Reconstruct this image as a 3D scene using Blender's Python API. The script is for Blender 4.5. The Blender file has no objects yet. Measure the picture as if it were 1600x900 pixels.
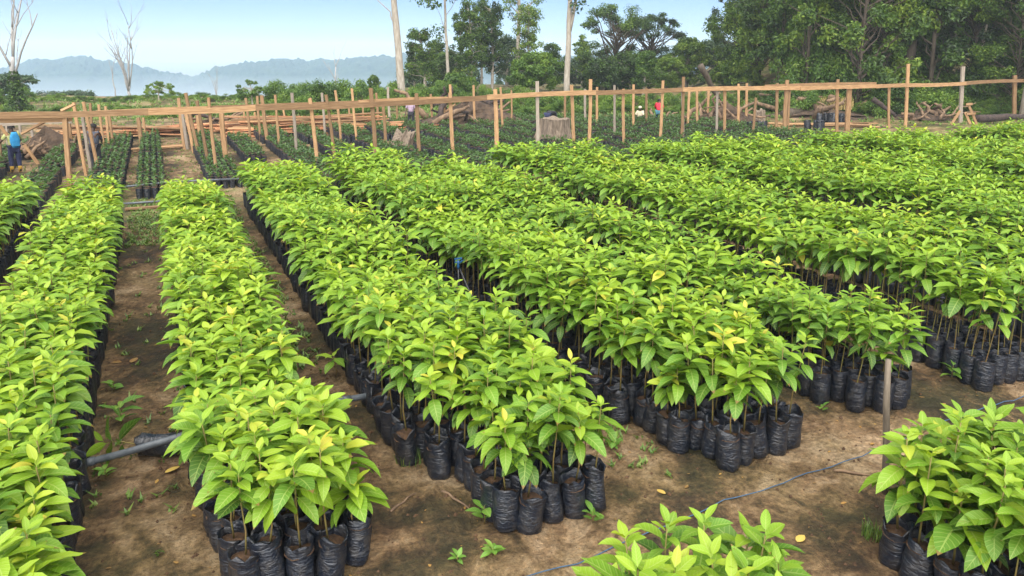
import bpy, bmesh, math, random
import numpy as np
from mathutils import Vector, Matrix, Euler, Quaternion
R_ = math.radians
ORD = 'first second third fourth fifth sixth seventh eighth ninth tenth eleventh twelfth thirteenth fourteenth fifteenth sixteenth seventeenth eighteenth nineteenth twentieth'.split() + ['twenty-' + q for q in 'first second third fourth fifth sixth seventh eighth ninth'.split()] + ['thirtieth'] + ['thirty-' + q for q in 'first second third fourth fifth sixth seventh eighth ninth'.split()]
random.seed(7); rng = np.random.default_rng(7)
SC = bpy.context.scene; COL = SC.collection
# ------------------------------------------------------------------ camera, sky, sun, exposure
CAM_H, PITCH, YAW, FOC = 4.2, 11.2409, 26.4271, 1117.0
cam_d = bpy.data.cameras.new('camera'); cam = bpy.data.objects.new('camera', cam_d); COL.objects.link(cam)
cam.location = (0, 0, CAM_H); cam.rotation_euler = (R_(90 - PITCH), 0, R_(-YAW))
cam_d.lens = 36 * FOC / 1600; cam_d.sensor_width = 36; cam_d.shift_y = -150 / 1600
cam_d.clip_start = 0.05; cam_d.clip_end = 9000
SC.camera = cam
SUN_EL, SUN_AZ = 58.0, 212.0          # azimuth clockwise from +Y: behind the camera, a little to its left
world = bpy.data.worlds.new('World'); SC.world = world; world.use_nodes = True
wn = world.node_tree; bg = wn.nodes['Background']
sky = wn.nodes.new('ShaderNodeTexSky'); sky.sky_type = 'NISHITA'; sky.sun_disc = False
sky.sun_elevation = R_(SUN_EL); sky.sun_rotation = R_(SUN_AZ); sky.altitude = 0
sky.air_density = 0.6; sky.dust_density = 0.45; sky.ozone_density = 8.0
wn.links.new(sky.outputs['Color'], bg.inputs['Color']); bg.inputs['Strength'].default_value = 0.06
sun_d = bpy.data.lights.new('sun', 'SUN'); sun = bpy.data.objects.new('sun', sun_d); COL.objects.link(sun)
sun_d.energy = 4.4; sun_d.angle = R_(110); sun_d.color = (1.0, 0.955, 0.88)
sd = Vector((math.sin(R_(SUN_AZ)) * math.cos(R_(SUN_EL)), math.cos(R_(SUN_AZ)) * math.cos(R_(SUN_EL)), math.sin(R_(SUN_EL))))
sun.rotation_euler = sd.to_track_quat('Z', 'Y').to_euler(); sun.location = (0, -10, 60)
SC.view_settings.view_transform = 'Standard'; SC.view_settings.look = 'None'
SC.view_settings.exposure = 1.35; SC.view_settings.gamma = 1.0; SC.view_settings.use_curve_mapping = False
SC.render.engine = 'CYCLES'
SC.cycles.max_bounces = 6; SC.cycles.diffuse_bounces = 4; SC.cycles.glossy_bounces = 2
SC.cycles.transmission_bounces = 4; SC.cycles.volume_bounces = 2; SC.cycles.transparent_max_bounces = 4
SC.cycles.use_denoising = True

# ------------------------------------------------------------------ pixel -> place helpers (1600 x 900 photograph)
_cp, _sp = math.cos(R_(PITCH)), math.sin(R_(PITCH))
FH = np.array([math.sin(R_(YAW)), math.cos(R_(YAW)), 0.]); RT = np.array([math.cos(R_(YAW)), -math.sin(R_(YAW)), 0.])
FW = FH * _cp + np.array([0, 0, -_sp]); UP = FH * _sp + np.array([0, 0, _cp])
def ray(px, py): return FW * FOC + RT * (px - 800) + UP * (300 - py)
def gp(px, py, z=0.):                     # where the line of sight meets the level z
    d = ray(px, py); p = d * ((z - CAM_H) / d[2]); return Vector((p[0], p[1], z))
def pY(px, py, Y):                        # ... meets the vertical plane y = Y
    d = ray(px, py); p = d * (Y / d[1]); return Vector((p[0], p[1], p[2] + CAM_H))
def pD(px, py, depth):                    # ... at a horizontal distance along the heading
    d = ray(px, py); p = d * (depth / float(np.dot(d, FH))); return Vector((p[0], p[1], p[2] + CAM_H))
def proj(X, Y, Z):
    p = np.array([X, Y, Z - CAM_H]); w = p @ FW
    if w <= 0.1: return None
    return 800 + FOC * (p @ RT) / w, 300 - FOC * (p @ UP) / w, w
def smooth(a, b, x):
    t = np.clip((x - a) / (b - a), 0, 1); return t * t * (3 - 2 * t)

# ------------------------------------------------------------------ materials
def _new(name):
    m = bpy.data.materials.new(name); m.use_nodes = True; nt = m.node_tree
    b = nt.nodes['Principled BSDF']; return m, nt, b
def nd(nt, typ, **kw):
    n = nt.nodes.new(typ)
    for k, v in kw.items():
        if k in n.inputs: n.inputs[k].default_value = v
        else: setattr(n, k, v)
    return n
def ramp(nt, fac, stops):
    r = nt.nodes.new('ShaderNodeValToRGB'); e = r.color_ramp.elements
    while len(e) < len(stops): e.new(0.5)
    for q, (p, c) in zip(e, stops): q.position = p; q.color = (*c, 1)
    nt.links.new(fac, r.inputs[0]); return r.outputs[0]
def math_(nt, op, a, b=None, c=None):
    n = nt.nodes.new('ShaderNodeMath'); n.operation = op
    for i, v in enumerate((a, b, c)):
        if v is None: continue
        if isinstance(v, (int, float)): n.inputs[i].default_value = v
        else: nt.links.new(v, n.inputs[i])
    return n.outputs[0]
def mixc(nt, fac, a, b, mode='MIX'):
    n = nt.nodes.new('ShaderNodeMix'); n.data_type = 'RGBA'; n.blend_type = mode
    for s, v in ((n.inputs[0], fac), (n.inputs[6], a), (n.inputs[7], b)):
        if isinstance(v, (int, float)): s.default_value = v
        elif isinstance(v, tuple): s.default_value = (*v, 1)
        else: nt.links.new(v, s)
    return n.outputs[2]
def noise(nt, coord, scale, detail=4, rough=.55, dist=0.):
    n = nd(nt, 'ShaderNodeTexNoise', Scale=scale, Detail=detail, Roughness=rough, Distortion=dist)
    if coord is not None: nt.links.new(coord, n.inputs['Vector'])
    return n.outputs['Fac']
def mapped(nt, src, scale=(1, 1, 1)):
    m = nt.nodes.new('ShaderNodeMapping'); m.inputs['Scale'].default_value = scale
    nt.links.new(src, m.inputs[0]); return m.outputs[0]
def bump(nt, b, h, strength, dist=.01):
    n = nd(nt, 'ShaderNodeBump', Strength=strength, Distance=dist); nt.links.new(h, n.inputs['Height'])
    nt.links.new(n.outputs[0], b.inputs['Normal']); return n
def tc(nt, o='Object'): return nt.nodes.new('ShaderNodeTexCoord').outputs[o]
def objrand(nt): return nt.nodes.new('ShaderNodeObjectInfo').outputs['Random']

def leaf_material(name, stops, trans=.32, rough=.5, veins=True, rnd=.3, tcol=(1.15, 1.1, .5)):
    m, nt, b = _new(name); L = nt.links
    at = nd(nt, 'ShaderNodeAttribute', attribute_name='luv')
    sx = nt.nodes.new('ShaderNodeSeparateXYZ'); L.new(at.outputs['Vector'], sx.inputs[0])
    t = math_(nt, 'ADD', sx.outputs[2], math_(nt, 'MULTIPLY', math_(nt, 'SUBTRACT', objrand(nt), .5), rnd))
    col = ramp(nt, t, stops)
    if veins:
        av = math_(nt, 'ABSOLUTE', sx.outputs[1])
        mid = math_(nt, 'LESS_THAN', av, .07)
        sv = math_(nt, 'SINE', math_(nt, 'SUBTRACT', math_(nt, 'MULTIPLY', sx.outputs[0], 52.), math_(nt, 'MULTIPLY', av, 9.)))
        svf = math_(nt, 'MULTIPLY', math_(nt, 'POWER', math_(nt, 'MAXIMUM', sv, 0.), 6.), .28)
        col = mixc(nt, math_(nt, 'MAXIMUM', math_(nt, 'MULTIPLY', mid, .42), svf), col, (.42, .52, .14))
        bump(nt, b, math_(nt, 'SUBTRACT', math_(nt, 'ABSOLUTE', sv), mid), .22, .01)
    spots = noise(nt, tc(nt), 8, 4, .65)
    tipb = math_(nt, 'MULTIPLY', math_(nt, 'GREATER_THAN', math_(nt, 'ADD', sx.outputs[0], math_(nt, 'MULTIPLY', math_(nt, 'FRACT', math_(nt, 'MULTIPLY', t, 37.)), .25)), 1.12), .8 if veins else 0.)
    col = mixc(nt, tipb, col, (.20, .10, .025))
    col = mixc(nt, math_(nt, 'MULTIPLY', math_(nt, 'GREATER_THAN', spots, .69), .5), col, (.25, .19, .04))
    L.new(col, b.inputs['Base Color']); b.inputs['Roughness'].default_value = rough
    b.inputs['Specular IOR Level'].default_value = .5
    tr = nt.nodes.new('ShaderNodeBsdfTranslucent'); L.new(mixc(nt, 1., col, tcol, 'MULTIPLY'), tr.inputs[0])
    mx = nt.nodes.new('ShaderNodeMixShader'); mx.inputs[0].default_value = trans
    L.new(b.outputs[0], mx.inputs[1]); L.new(tr.outputs[0], mx.inputs[2])
    L.new(mx.outputs[0], nt.nodes['Material Output'].inputs[0])
    return m
M = {}
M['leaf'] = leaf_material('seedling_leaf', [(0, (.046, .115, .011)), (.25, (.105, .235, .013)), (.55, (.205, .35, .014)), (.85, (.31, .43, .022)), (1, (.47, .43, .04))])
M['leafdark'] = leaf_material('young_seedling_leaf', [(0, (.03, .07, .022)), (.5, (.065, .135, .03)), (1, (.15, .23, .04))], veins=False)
M['weed'] = leaf_material('weed_leaf', [(0, (.06, .16, .02)), (.6, (.12, .27, .03)), (1, (.22, .36, .05))])
M['dryleaf'] = leaf_material('dry_leaf', [(0, (.16, .07, .02)), (.5, (.36, .17, .04)), (1, (.55, .38, .08))], trans=.1)
M['forest'] = leaf_material('forest_foliage', [(0, (.013, .030, .007)), (.35, (.040, .088, .013)), (.7, (.10, .185, .02)), (1, (.23, .32, .035))], veins=False, rnd=.6, trans=.3)
M['shrub'] = leaf_material('shrub_foliage', [(0, (.03, .075, .012)), (.5, (.085, .17, .018)), (1, (.20, .30, .03))], veins=False, rnd=.4, trans=.28)
M['mistwood'] = leaf_material('distant_foliage', [(0, (.03, .055, .03)), (.6, (.05, .10, .04)), (1, (.09, .15, .05))], veins=False, rnd=.3, trans=.2)
M['grass'] = leaf_material('grass_blade', [(0, (.07, .14, .03)), (.6, (.14, .24, .04)), (1, (.34, .34, .10))], veins=False)

def soil_material():
    m, nt, b = _new('trampled_soil'); L = nt.links
    g = nt.nodes.new('ShaderNodeNewGeometry').outputs['Position']
    big = noise(nt, g, .5, 5, .6, .6); med = noise(nt, g, 3.4, 8, .72, .6); fine = noise(nt, g, 30, 6, .75)
    v = math_(nt, 'ADD', math_(nt, 'MULTIPLY', big, .95), math_(nt, 'ADD', math_(nt, 'MULTIPLY', med, .62), math_(nt, 'ADD', math_(nt, 'MULTIPLY', fine, .15), -.275)))
    col = ramp(nt, v, [(.43, (.022, .013, .008)), (.52, (.066, .039, .020)), (.585, (.15, .087, .041)), (.65, (.26, .165, .086)), (.75, (.42, .30, .18))])
    col = mixc(nt, math_(nt, 'MULTIPLY', math_(nt, 'SUBTRACT', fine, .38), .75), col, (.05, .032, .02))
    # leaf litter crumbs and moss film
    cr = noise(nt, g, 75, 2, .5)
    col = mixc(nt, math_(nt, 'MULTIPLY', math_(nt, 'GREATER_THAN', cr, .69), .7), col, (.035, .022, .014))
    ms = noise(nt, g, 1.1, 4, .6)
    at = nd(nt, 'ShaderNodeAttribute', attribute_name='cover').outputs['Fac']
    gfac = math_(nt, 'MULTIPLY', at, ramp(nt, math_(nt, 'ADD', math_(nt, 'MULTIPLY', ms, .7), math_(nt, 'MULTIPLY', fine, .3)), [(.38, (0, 0, 0)), (.6, (1, 1, 1))]))
    green = mixc(nt, med, (.06, .10, .02), (.17, .19, .05))
    col = mixc(nt, gfac, col, green)
    L.new(col, b.inputs['Base Color'])
    L.new(ramp(nt, med, [(.35, (.62, .62, .62)), (.6, (.92, .92, .92))]), b.inputs['Roughness'])
    b.inputs['Specular IOR Level'].default_value = .3
    col = mixc(nt, 1., col, ramp(nt, noise(nt, g, 17, 7, .75), [(.33, (.45, .43, .42)), (.5, (.95, .95, .95)), (.68, (1.5, 1.45, 1.4))]), 'MULTIPLY'); L.new(col, b.inputs['Base Color'])
    h = math_(nt, 'ADD', math_(nt, 'MULTIPLY', med, .8), math_(nt, 'ADD', math_(nt, 'MULTIPLY', fine, .22), math_(nt, 'MULTIPLY', noise(nt, g, 11, 4, .6), .45)))
    bump(nt, b, h, 1.0, .13)
    return m
M['soil'] = soil_material()
def simple(name, c1, c2, scale=6, rough=.7, stretch=(1, 1, 1), bumps=.3, bdist=.01, detail=5, spec=.4, rnd=0.):
    m, nt, b = _new(name); L = nt.links
    v = mapped(nt, tc(nt), stretch); n = noise(nt, v, scale, detail, .6)
    f = ramp(nt, n, [(.3, (0, 0, 0)), (.7, (1, 1, 1))])
    col = mixc(nt, f, c1, c2)
    if rnd:
        hs = nt.nodes.new('ShaderNodeHueSaturation'); L.new(col, hs.inputs['Color'])
        L.new(math_(nt, 'ADD', math_(nt, 'MULTIPLY', objrand(nt), rnd * 2), 1 - rnd), hs.inputs['Value']); col = hs.outputs[0]
    L.new(col, b.inputs['Base Color']); b.inputs['Roughness'].default_value = rough; b.inputs['Specular IOR Level'].default_value = spec
    if bumps: bump(nt, b, n, bumps, bdist)
    return m
def plastic_bag():
    m, nt, b = _new('black_polythene'); L = nt.links
    o = tc(nt); r = objrand(nt)
    cx = nt.nodes.new('ShaderNodeCombineXYZ'); L.new(math_(nt, 'MULTIPLY', r, 9), cx.inputs[0]); L.new(math_(nt, 'MULTIPLY', r, 31), cx.inputs[1])
    va = nt.nodes.new('ShaderNodeVectorMath'); L.new(o, va.inputs[0]); L.new(cx.outputs[0], va.inputs[1])
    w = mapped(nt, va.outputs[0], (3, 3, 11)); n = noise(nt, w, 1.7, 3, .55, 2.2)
    n2 = noise(nt, va.outputs[0], 14, 4, .6, .6)
    dust = math_(nt, 'MULTIPLY', ramp(nt, n2, [(.45, (0, 0, 0)), (.72, (1, 1, 1))]), .36)
    crease_glint = math_(nt, 'MULTIPLY', ramp(nt, n, [(.60, (0, 0, 0)), (.70, (1, 1, 1))]), .22)  # pale sky highlights on the wrinkles, painted into the polythene colour
    col = mixc(nt, dust, (.009, .013, .022), (.10, .085, .065)); col = mixc(nt, crease_glint, col, (.16, .18, .21))
    L.new(col, b.inputs['Base Color']); b.inputs['Roughness'].default_value = .32; b.inputs['Specular IOR Level'].default_value = .6
    bump(nt, b, math_(nt, 'ADD', n, math_(nt, 'MULTIPLY', n2, .5)), .8, .022)
    return m
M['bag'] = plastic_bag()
M['potsoil'] = simple('potting_soil', (.035, .019, .010), (.12, .066, .033), 22, .95, bumps=.8, bdist=.02)
M['stem'] = simple('green_brown_stem', (.16, .085, .035), (.22, .22, .05), 5, .6)
M['lath'] = simple('fresh_sawn_timber', (.20, .108, .048), (.40, .245, .12), 5, .8, (6, 6, .5), .5, .01, rnd=.4)
M['greylath'] = simple('weathered_timber', (.19, .155, .12), (.36, .30, .235), 5, .85, (5, 5, .7), .35, .006, rnd=.2)
M['redlath'] = simple('reddish_sawn_offcuts', (.26, .10, .045), (.48, .25, .12), 4, .8, (5, 5, .7), .3, .006, rnd=.35)
M['bark'] = simple('pale_bark', (.22, .185, .14), (.46, .41, .34), 4, .9, (3, 3, .5), .5, .03)
M['barkdark'] = simple('brown_bark', (.035, .026, .019), (.11, .085, .06), 4, .9, (3, 3, .5), .5, .03)
M['deadwood'] = simple('dead_grey_wood', (.075, .055, .04), (.30, .235, .17), 5, .9, (4, 4, .6), .9, .05)
M['deadpale'] = simple('bleached_dead_wood', (.23, .22, .21), (.40, .39, .37), 4, .9, (4, 4, .6), .4, .02)
M['char'] = simple('charred_root_wood', (.012, .010, .010), (.075, .05, .04), 4, .9, (2, 2, 1), .7, .05)
M['rootwood'] = simple('muddy_root_wood', (.07, .045, .03), (.26, .17, .10), 3, .92, (2, 2, 1), .8, .05)
M['pipe'] = simple('grey_pvc_pipe', (.055, .065, .075), (.13, .145, .16), 9, .42, bumps=.1)
M['stakewood'] = simple('brown_grey_stake', (.09, .07, .05), (.2, .16, .115), 6, .85, (4, 4, .6), .5, .01)
M['darkearth'] = simple('dark_clodded_earth', (.022, .014, .010), (.10, .065, .04), 3, .95, bumps=1., bdist=.12)
M['rope'] = simple('blue_rope_fibre', (.025, .06, .11), (.06, .12, .19), 40, .8, bumps=.6)
M['blueplastic'] = simple('blue_sprinkler_plastic', (.01, .045, .13), (.02, .09, .22), 8, .35, bumps=.05)
M['blackpipe'] = simple('black_riser_tube', (.012, .013, .015), (.05, .05, .055), 8, .4, bumps=.1)
M['skin'] = simple('dark_skin', (.055, .028, .018), (.075, .04, .025), 5, .55, bumps=0)
M['hair'] = simple('black_hair', (.008, .007, .007), (.02, .017, .016), 30, .9)
def cloth(n, a, b_, s=9): M[n] = simple(n, a, b_, s, .9, bumps=.35, bdist=.02)
cloth('yellowshirt', (.24, .27, .04), (.42, .42, .22)); cloth('navy', (.012, .016, .045), (.03, .035, .08)); cloth('darkcloth', (.012, .012, .016), (.035, .035, .042))
cloth('greyshirt', (.045, .055, .075), (.09, .10, .125)); cloth('lilac', (.26, .18, .25), (.42, .33, .40)); cloth('red', (.42, .012, .03), (.62, .03, .05)); cloth('white', (.45, .48, .52), (.66, .68, .70))
cloth('teal', (.03, .10, .14), (.06, .17, .2)); cloth('cream', (.42, .36, .24), (.56, .50, .36)); cloth('bluepack', (.015, .15, .32), (.03, .25, .46)); cloth('boot', (.42, .24, .03), (.55, .34, .05))
cloth('tarp', (.01, .20, .09), (.03, .32, .15))
M['straw'] = simple('dry_straw', (.28, .20, .07), (.46, .36, .14), 12, .9, bumps=.6, bdist=.05)
M['hillwood'] = simple('wooded_hill_cover', (.015, .03, .02), (.04, .065, .035), .12, .95, bumps=.0)

# ------------------------------------------------------------------ mesh helpers
def tris_mesh(name, V, T, mats, midx=None, luv=None, smooth_=False):
    me = bpy.data.meshes.new(name); V = np.ascontiguousarray(V, np.float32); T = np.ascontiguousarray(T, np.int32)
    me.vertices.add(len(V)); me.vertices.foreach_set('co', V.ravel())
    me.loops.add(T.size); me.loops.foreach_set('vertex_index', T.ravel())
    me.polygons.add(len(T)); me.polygons.foreach_set('loop_start', np.arange(0, T.size, 3, dtype=np.int32))
    for m in (mats if isinstance(mats, (list, tuple)) else [mats]): me.materials.append(m)
    if midx is not None: me.polygons.foreach_set('material_index', np.ascontiguousarray(midx, np.int32))
    me.polygons.foreach_set('use_smooth', np.full(len(T), bool(smooth_)))
    me.update(calc_edges=True)
    if luv is not None:
        a = me.attributes.new('luv', 'FLOAT_VECTOR', 'POINT'); a.data.foreach_set('vector', np.ascontiguousarray(luv, np.float32).ravel())
    return me
def link(name, data, parent=None, loc=None):
    o = bpy.data.objects.new(name, data); COL.objects.link(o)
    if loc is not None: o.location = loc
    if parent is not None: o.parent = parent
    return o
def tag(o, label=None, cat=None, group=None, kind=None):
    if label: o['label'] = label
    if cat: o['category'] = cat
    if group: o['group'] = group
    if kind: o['kind'] = kind
    return o
def empty(name, loc, label, cat, group=None, rz=0.):
    o = link(name, None, loc=loc); o.rotation_euler.z = rz; o.empty_display_size = .1
    return tag(o, label, cat, group)
class MB:
    def __init__(s): s.v, s.f, s.m = [], [], []
    def add(s, verts, faces, mi=0):
        k = len(s.v); s.v += [tuple(p) for p in verts]; s.f += [tuple(i + k for i in f) for f in faces]; s.m += [mi] * len(faces)
    def tube(s, path, rad, n=6, cap=True, mi=0, wob=0., rnd=random):
        path = [Vector(p) for p in path]; rings = []; k = len(s.v); up = None
        for i, p in enumerate(path):
            t = (path[min(i + 1, len(path) - 1)] - path[max(i - 1, 0)]).normalized()
            if up is None: up = Vector((1, 0, 0)) if abs(t.x) < .8 else Vector((0, 1, 0))
            a = (up - t * up.dot(t)).normalized(); b = t.cross(a); up = a
            r = rad[i] if isinstance(rad, (list, tuple)) else rad
            for j in range(n):
                an = 2 * math.pi * j / n; q = r * (1 + (rnd.uniform(-wob, wob) if wob else 0))
                s.v.append(tuple(p + (a * math.cos(an) + b * math.sin(an)) * q))
        for i in range(len(path) - 1):
            for j in range(n):
                s.f.append((k + i * n + j, k + i * n + (j + 1) % n, k + (i + 1) * n + (j + 1) % n, k + (i + 1) * n + j)); s.m.append(mi)
        if cap:
            s.f.append(tuple(k + j for j in range(n))[::-1]); s.m.append(mi)
            e = k + (len(path) - 1) * n; s.f.append(tuple(e + j for j in range(n))); s.m.append(mi)
    def box(s, c, size, rot=None, mi=0, jit=0.):
        cx = Vector(c); pts = []
        for x in (-.5, .5):
            for y in (-.5, .5):
                for z in (-.5, .5):
                    p = Vector((x * size[0], y * size[1], z * size[2]))
                    if jit: p += Vector([random.uniform(-jit, jit) for _ in range(3)])
                    if rot is not None: p = rot @ p
                    pts.append(cx + p)
        s.add(pts, [(0, 1, 3, 2), (4, 6, 7, 5), (0, 4, 5, 1), (2, 3, 7, 6), (0, 2, 6, 4), (1, 5, 7, 3)], mi)
    def mesh(s, name, mats, smooth_=False):
        me = bpy.data.meshes.new(name); me.from_pydata(s.v, [], s.f)
        for m in (mats if isinstance(mats, (list, tuple)) else [mats]): me.materials.append(m)
        if smooth_: me.polygons.foreach_set('use_smooth', np.full(len(s.f), True))
        if any(s.m): me.polygons.foreach_set('material_index', np.array(s.m, np.int32))
        me.update(); return me
    def build(s, name, mats, parent=None, loc=None, smooth_=False): return link(name, s.mesh(name, mats, smooth_), parent, loc)

# ------------------------------------------------------------------ terrain
def vnoise(x, y, seed=0):                     # cheap smooth value noise
    xi, yi = np.floor(x).astype(np.int64), np.floor(y).astype(np.int64); xf, yf = x - xi, y - yi
    def h(a, b):
        n = (a * 374761393 + b * 668265263 + seed * 974711) & 0xffffffff; n = ((n ^ (n >> 13)) * 1274126177) & 0xffffffff
        return ((n ^ (n >> 16)) & 0xffff) / 65535.
    u, v = xf * xf * (3 - 2 * xf), yf * yf * (3 - 2 * yf)
    return (h(xi, yi) * (1 - u) + h(xi + 1, yi) * u) * (1 - v) + (h(xi, yi + 1) * (1 - u) + h(xi + 1, yi + 1) * u) * v
def ground_z(x, y):
    x, y = np.asarray(x, float), np.asarray(y, float)
    d = x * FH[0] + y * FH[1]; t = x * RT[0] + y * RT[1]
    px = 800 + 1139 * t / np.maximum(d, 1.); px = np.where(d < 1, 800., px)
    rm = smooth(1050, 1260, px)
    s0 = 64 + 26 * smooth(480, 760, px)
    z = -42 * smooth(0, 1, (d - s0) / 110) * (1 - rm) + 16 * smooth(47, 120, d) * rm
    r = np.hypot(x, y); near = 1 - smooth(30, 60, r)
    z = z + near * ((vnoise(x * 1.7, y * 1.7, 1) - .5) * .035 + (vnoise(x * 5.5, y * 5.5, 2) - .5) * .034 + (vnoise(x * 13, y * 13, 3) - .5) * .03)
    z = z + smooth(38, 60, r) * (vnoise(x * .25, y * .25, 4) - .5) * .5
    return z
def gz(x, y): return float(ground_z(x, y))
def build_ground():
    rr = [1.2]
    while rr[-1] < 60: rr.append(rr[-1] * 1.0115)
    while rr[-1] < 3000: rr.append(rr[-1] * 1.06)
    az = np.concatenate([np.arange(-44, 44.01, .36), np.arange(50, 316, 7.)]); az = np.radians(az + YAW)
    rr = np.array(rr); Rr, Az = np.meshgrid(rr, az, indexing='ij')
    X, Y = Rr * np.sin(Az), Rr * np.cos(Az); Z = ground_z(X, Y)
    V = np.stack([X, Y, Z], -1).reshape(-1, 3); n = len(az); nr = len(rr)
    i, j = np.meshgrid(np.arange(nr - 1), np.arange(n), indexing='ij'); j2 = (j + 1) % n
    a, b, c, d = i * n + j, i * n + j2, (i + 1) * n + j2, (i + 1) * n + j
    T = np.concatenate([np.stack([a, b, c], -1).reshape(-1, 3), np.stack([a, c, d], -1).reshape(-1, 3)])[:, ::-1]
    V = np.vstack([V, [[0, 0, 0]]]); k = len(V) - 1; jj = np.arange(n)
    T = np.vstack([T, np.stack([np.full(n, k), (jj + 1) % n, jj], -1)])
    me = tris_mesh('ground', V, T, M['soil'], smooth_=True)
    cov = me.attributes.new('cover', 'FLOAT', 'POINT')
    r = np.hypot(V[:, 0], V[:, 1]); dd = V[:, 1]
    c = .18 + .5 * smooth(17, 22, dd) * (1 - smooth(23, 26, dd)) + .25 * smooth(36, 42, r) + .4 * smooth(45, 54, r)
    c = np.where((V[:, 1] < 4.2), .22, c)
    cov.data.foreach_set('value', np.clip(c, 0, 1).astype(np.float32))
    return tag(link('ground', me), kind='structure')
build_ground()
def build_hills():
    prof = [(-500, 118), (-150, 122), (0, 112), (55, 97), (110, 92), (165, 97), (215, 110), (255, 121), (300, 124), (340, 110), (380, 104), (440, 96), (520, 100), (600, 92), (690, 86), (800, 92), (950, 88), (1100, 80), (1300, 70), (1900, 60)]
    for nm, D0, off, seed in (('wooded_hill', 430., 0, 11),):
        pxs = np.arange(-500, 1900, 2.0); crest = np.interp(pxs, [p for p, _ in prof], [q for _, q in prof])
        rows = 60; V = np.zeros((rows, len(pxs), 3))
        for i in range(rows):
            f = i / (rows - 1); D = D0 - 150 + 190 * f
            for_z = CAM_H - (crest - 78 + off) / 1139 * D0
            s = smooth(0, .78, f) - .25 * smooth(.8, 1, f)
            t = (pxs - 800) / 1139 * D
            X = FH[0] * D + RT[0] * t; Y = FH[1] * D + RT[1] * t
            tree = (np.sqrt(vnoise(X * .09, Y * .09, seed)) * 5 + np.sqrt(vnoise(X * .24, Y * .24, seed + 1)) * 3.4 + vnoise(X * .6, Y * .6, seed + 2) * 2.2 - 6) * 1.35 * (.6 + .5 * vnoise(X * .02, Y * .02, seed + 5)) * smooth(.45, .75, f)
            V[i, :, 0] = X; V[i, :, 1] = Y; V[i, :, 2] = -45 + (for_z + 45) * s + tree * smooth(.05, .25, f)
        n = len(pxs); i, j = np.meshgrid(np.arange(rows - 1), np.arange(n - 1), indexing='ij')
        a, b, c, d = i * n + j, i * n + j + 1, (i + 1) * n + j + 1, (i + 1) * n + j
        T = np.concatenate([np.stack([a, b, c], -1).reshape(-1, 3), np.stack([a, c, d], -1).reshape(-1, 3)])
        tag(link('hills', tris_mesh('hills', V.reshape(-1, 3), T, M['hillwood'])), kind='structure')
build_hills()

# ------------------------------------------------------------------ foliage clouds and trees
def leaf_cloud(centers, radii, counts, size, seed, flat=.75, up=.55, tint=None):
    g = np.random.default_rng(seed); Vs, Ls = [], []
    for k, (c, r, n) in enumerate(zip(centers, radii, counts)):
        n = int(n); d = g.normal(size=(n, 3)); d /= np.linalg.norm(d, axis=1)[:, None]
        rad = np.minimum(1.7, np.cbrt(g.uniform(.1, 1, n)) * g.uniform(.55, 1.35, n))[:, None]
        p = np.array(c) + d * rad * np.array([r, r, r * flat])
        nr = d * (1 - up) + np.array([0, 0, up]) + g.normal(size=(n, 3)) * .45; nr /= np.linalg.norm(nr, axis=1)[:, None]
        a = np.cross(nr, g.normal(size=(n, 3))); a /= np.linalg.norm(a, axis=1)[:, None]; b = np.cross(nr, a)
        s = size * g.uniform(.6, 1.35, n)[:, None]
        q = np.stack([p - a * s, p + b * s * .48 + nr * s * .12, p + a * s - nr * s * .25, p - b * s * .48 + nr * s * .12], 1)
        ck = g.uniform(.25, .75) if tint is None else tint[k]
        t = np.clip(ck + g.normal(0, .16, n), 0, 1)
        Vs.append(q.reshape(-1, 3)); Ls.append(np.stack([np.zeros(n * 4), np.full(n * 4, .5), np.repeat(t, 4)], -1))
    V = np.concatenate(Vs); L = np.concatenate(Ls); n = len(V) // 4; b = np.arange(n) * 4
    T = np.concatenate([np.stack([b, b + 1, b + 2], -1), np.stack([b, b + 2, b + 3], -1)])
    return V, T, L
def limb_path(a, b, rnd, sag=.12, n=4):
    a, b = Vector(a), Vector(b); L = (b - a).length; pts = []
    for i in range(n + 1):
        t = i / n; p = a.lerp(b, t)
        if 0 < i < n: p += Vector((rnd.uniform(-1, 1), rnd.uniform(-1, 1), rnd.uniform(-.3, 1))) * L * sag * (1 - abs(2 * t - 1) * .5)
        pts.append(p)
    return pts
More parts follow.
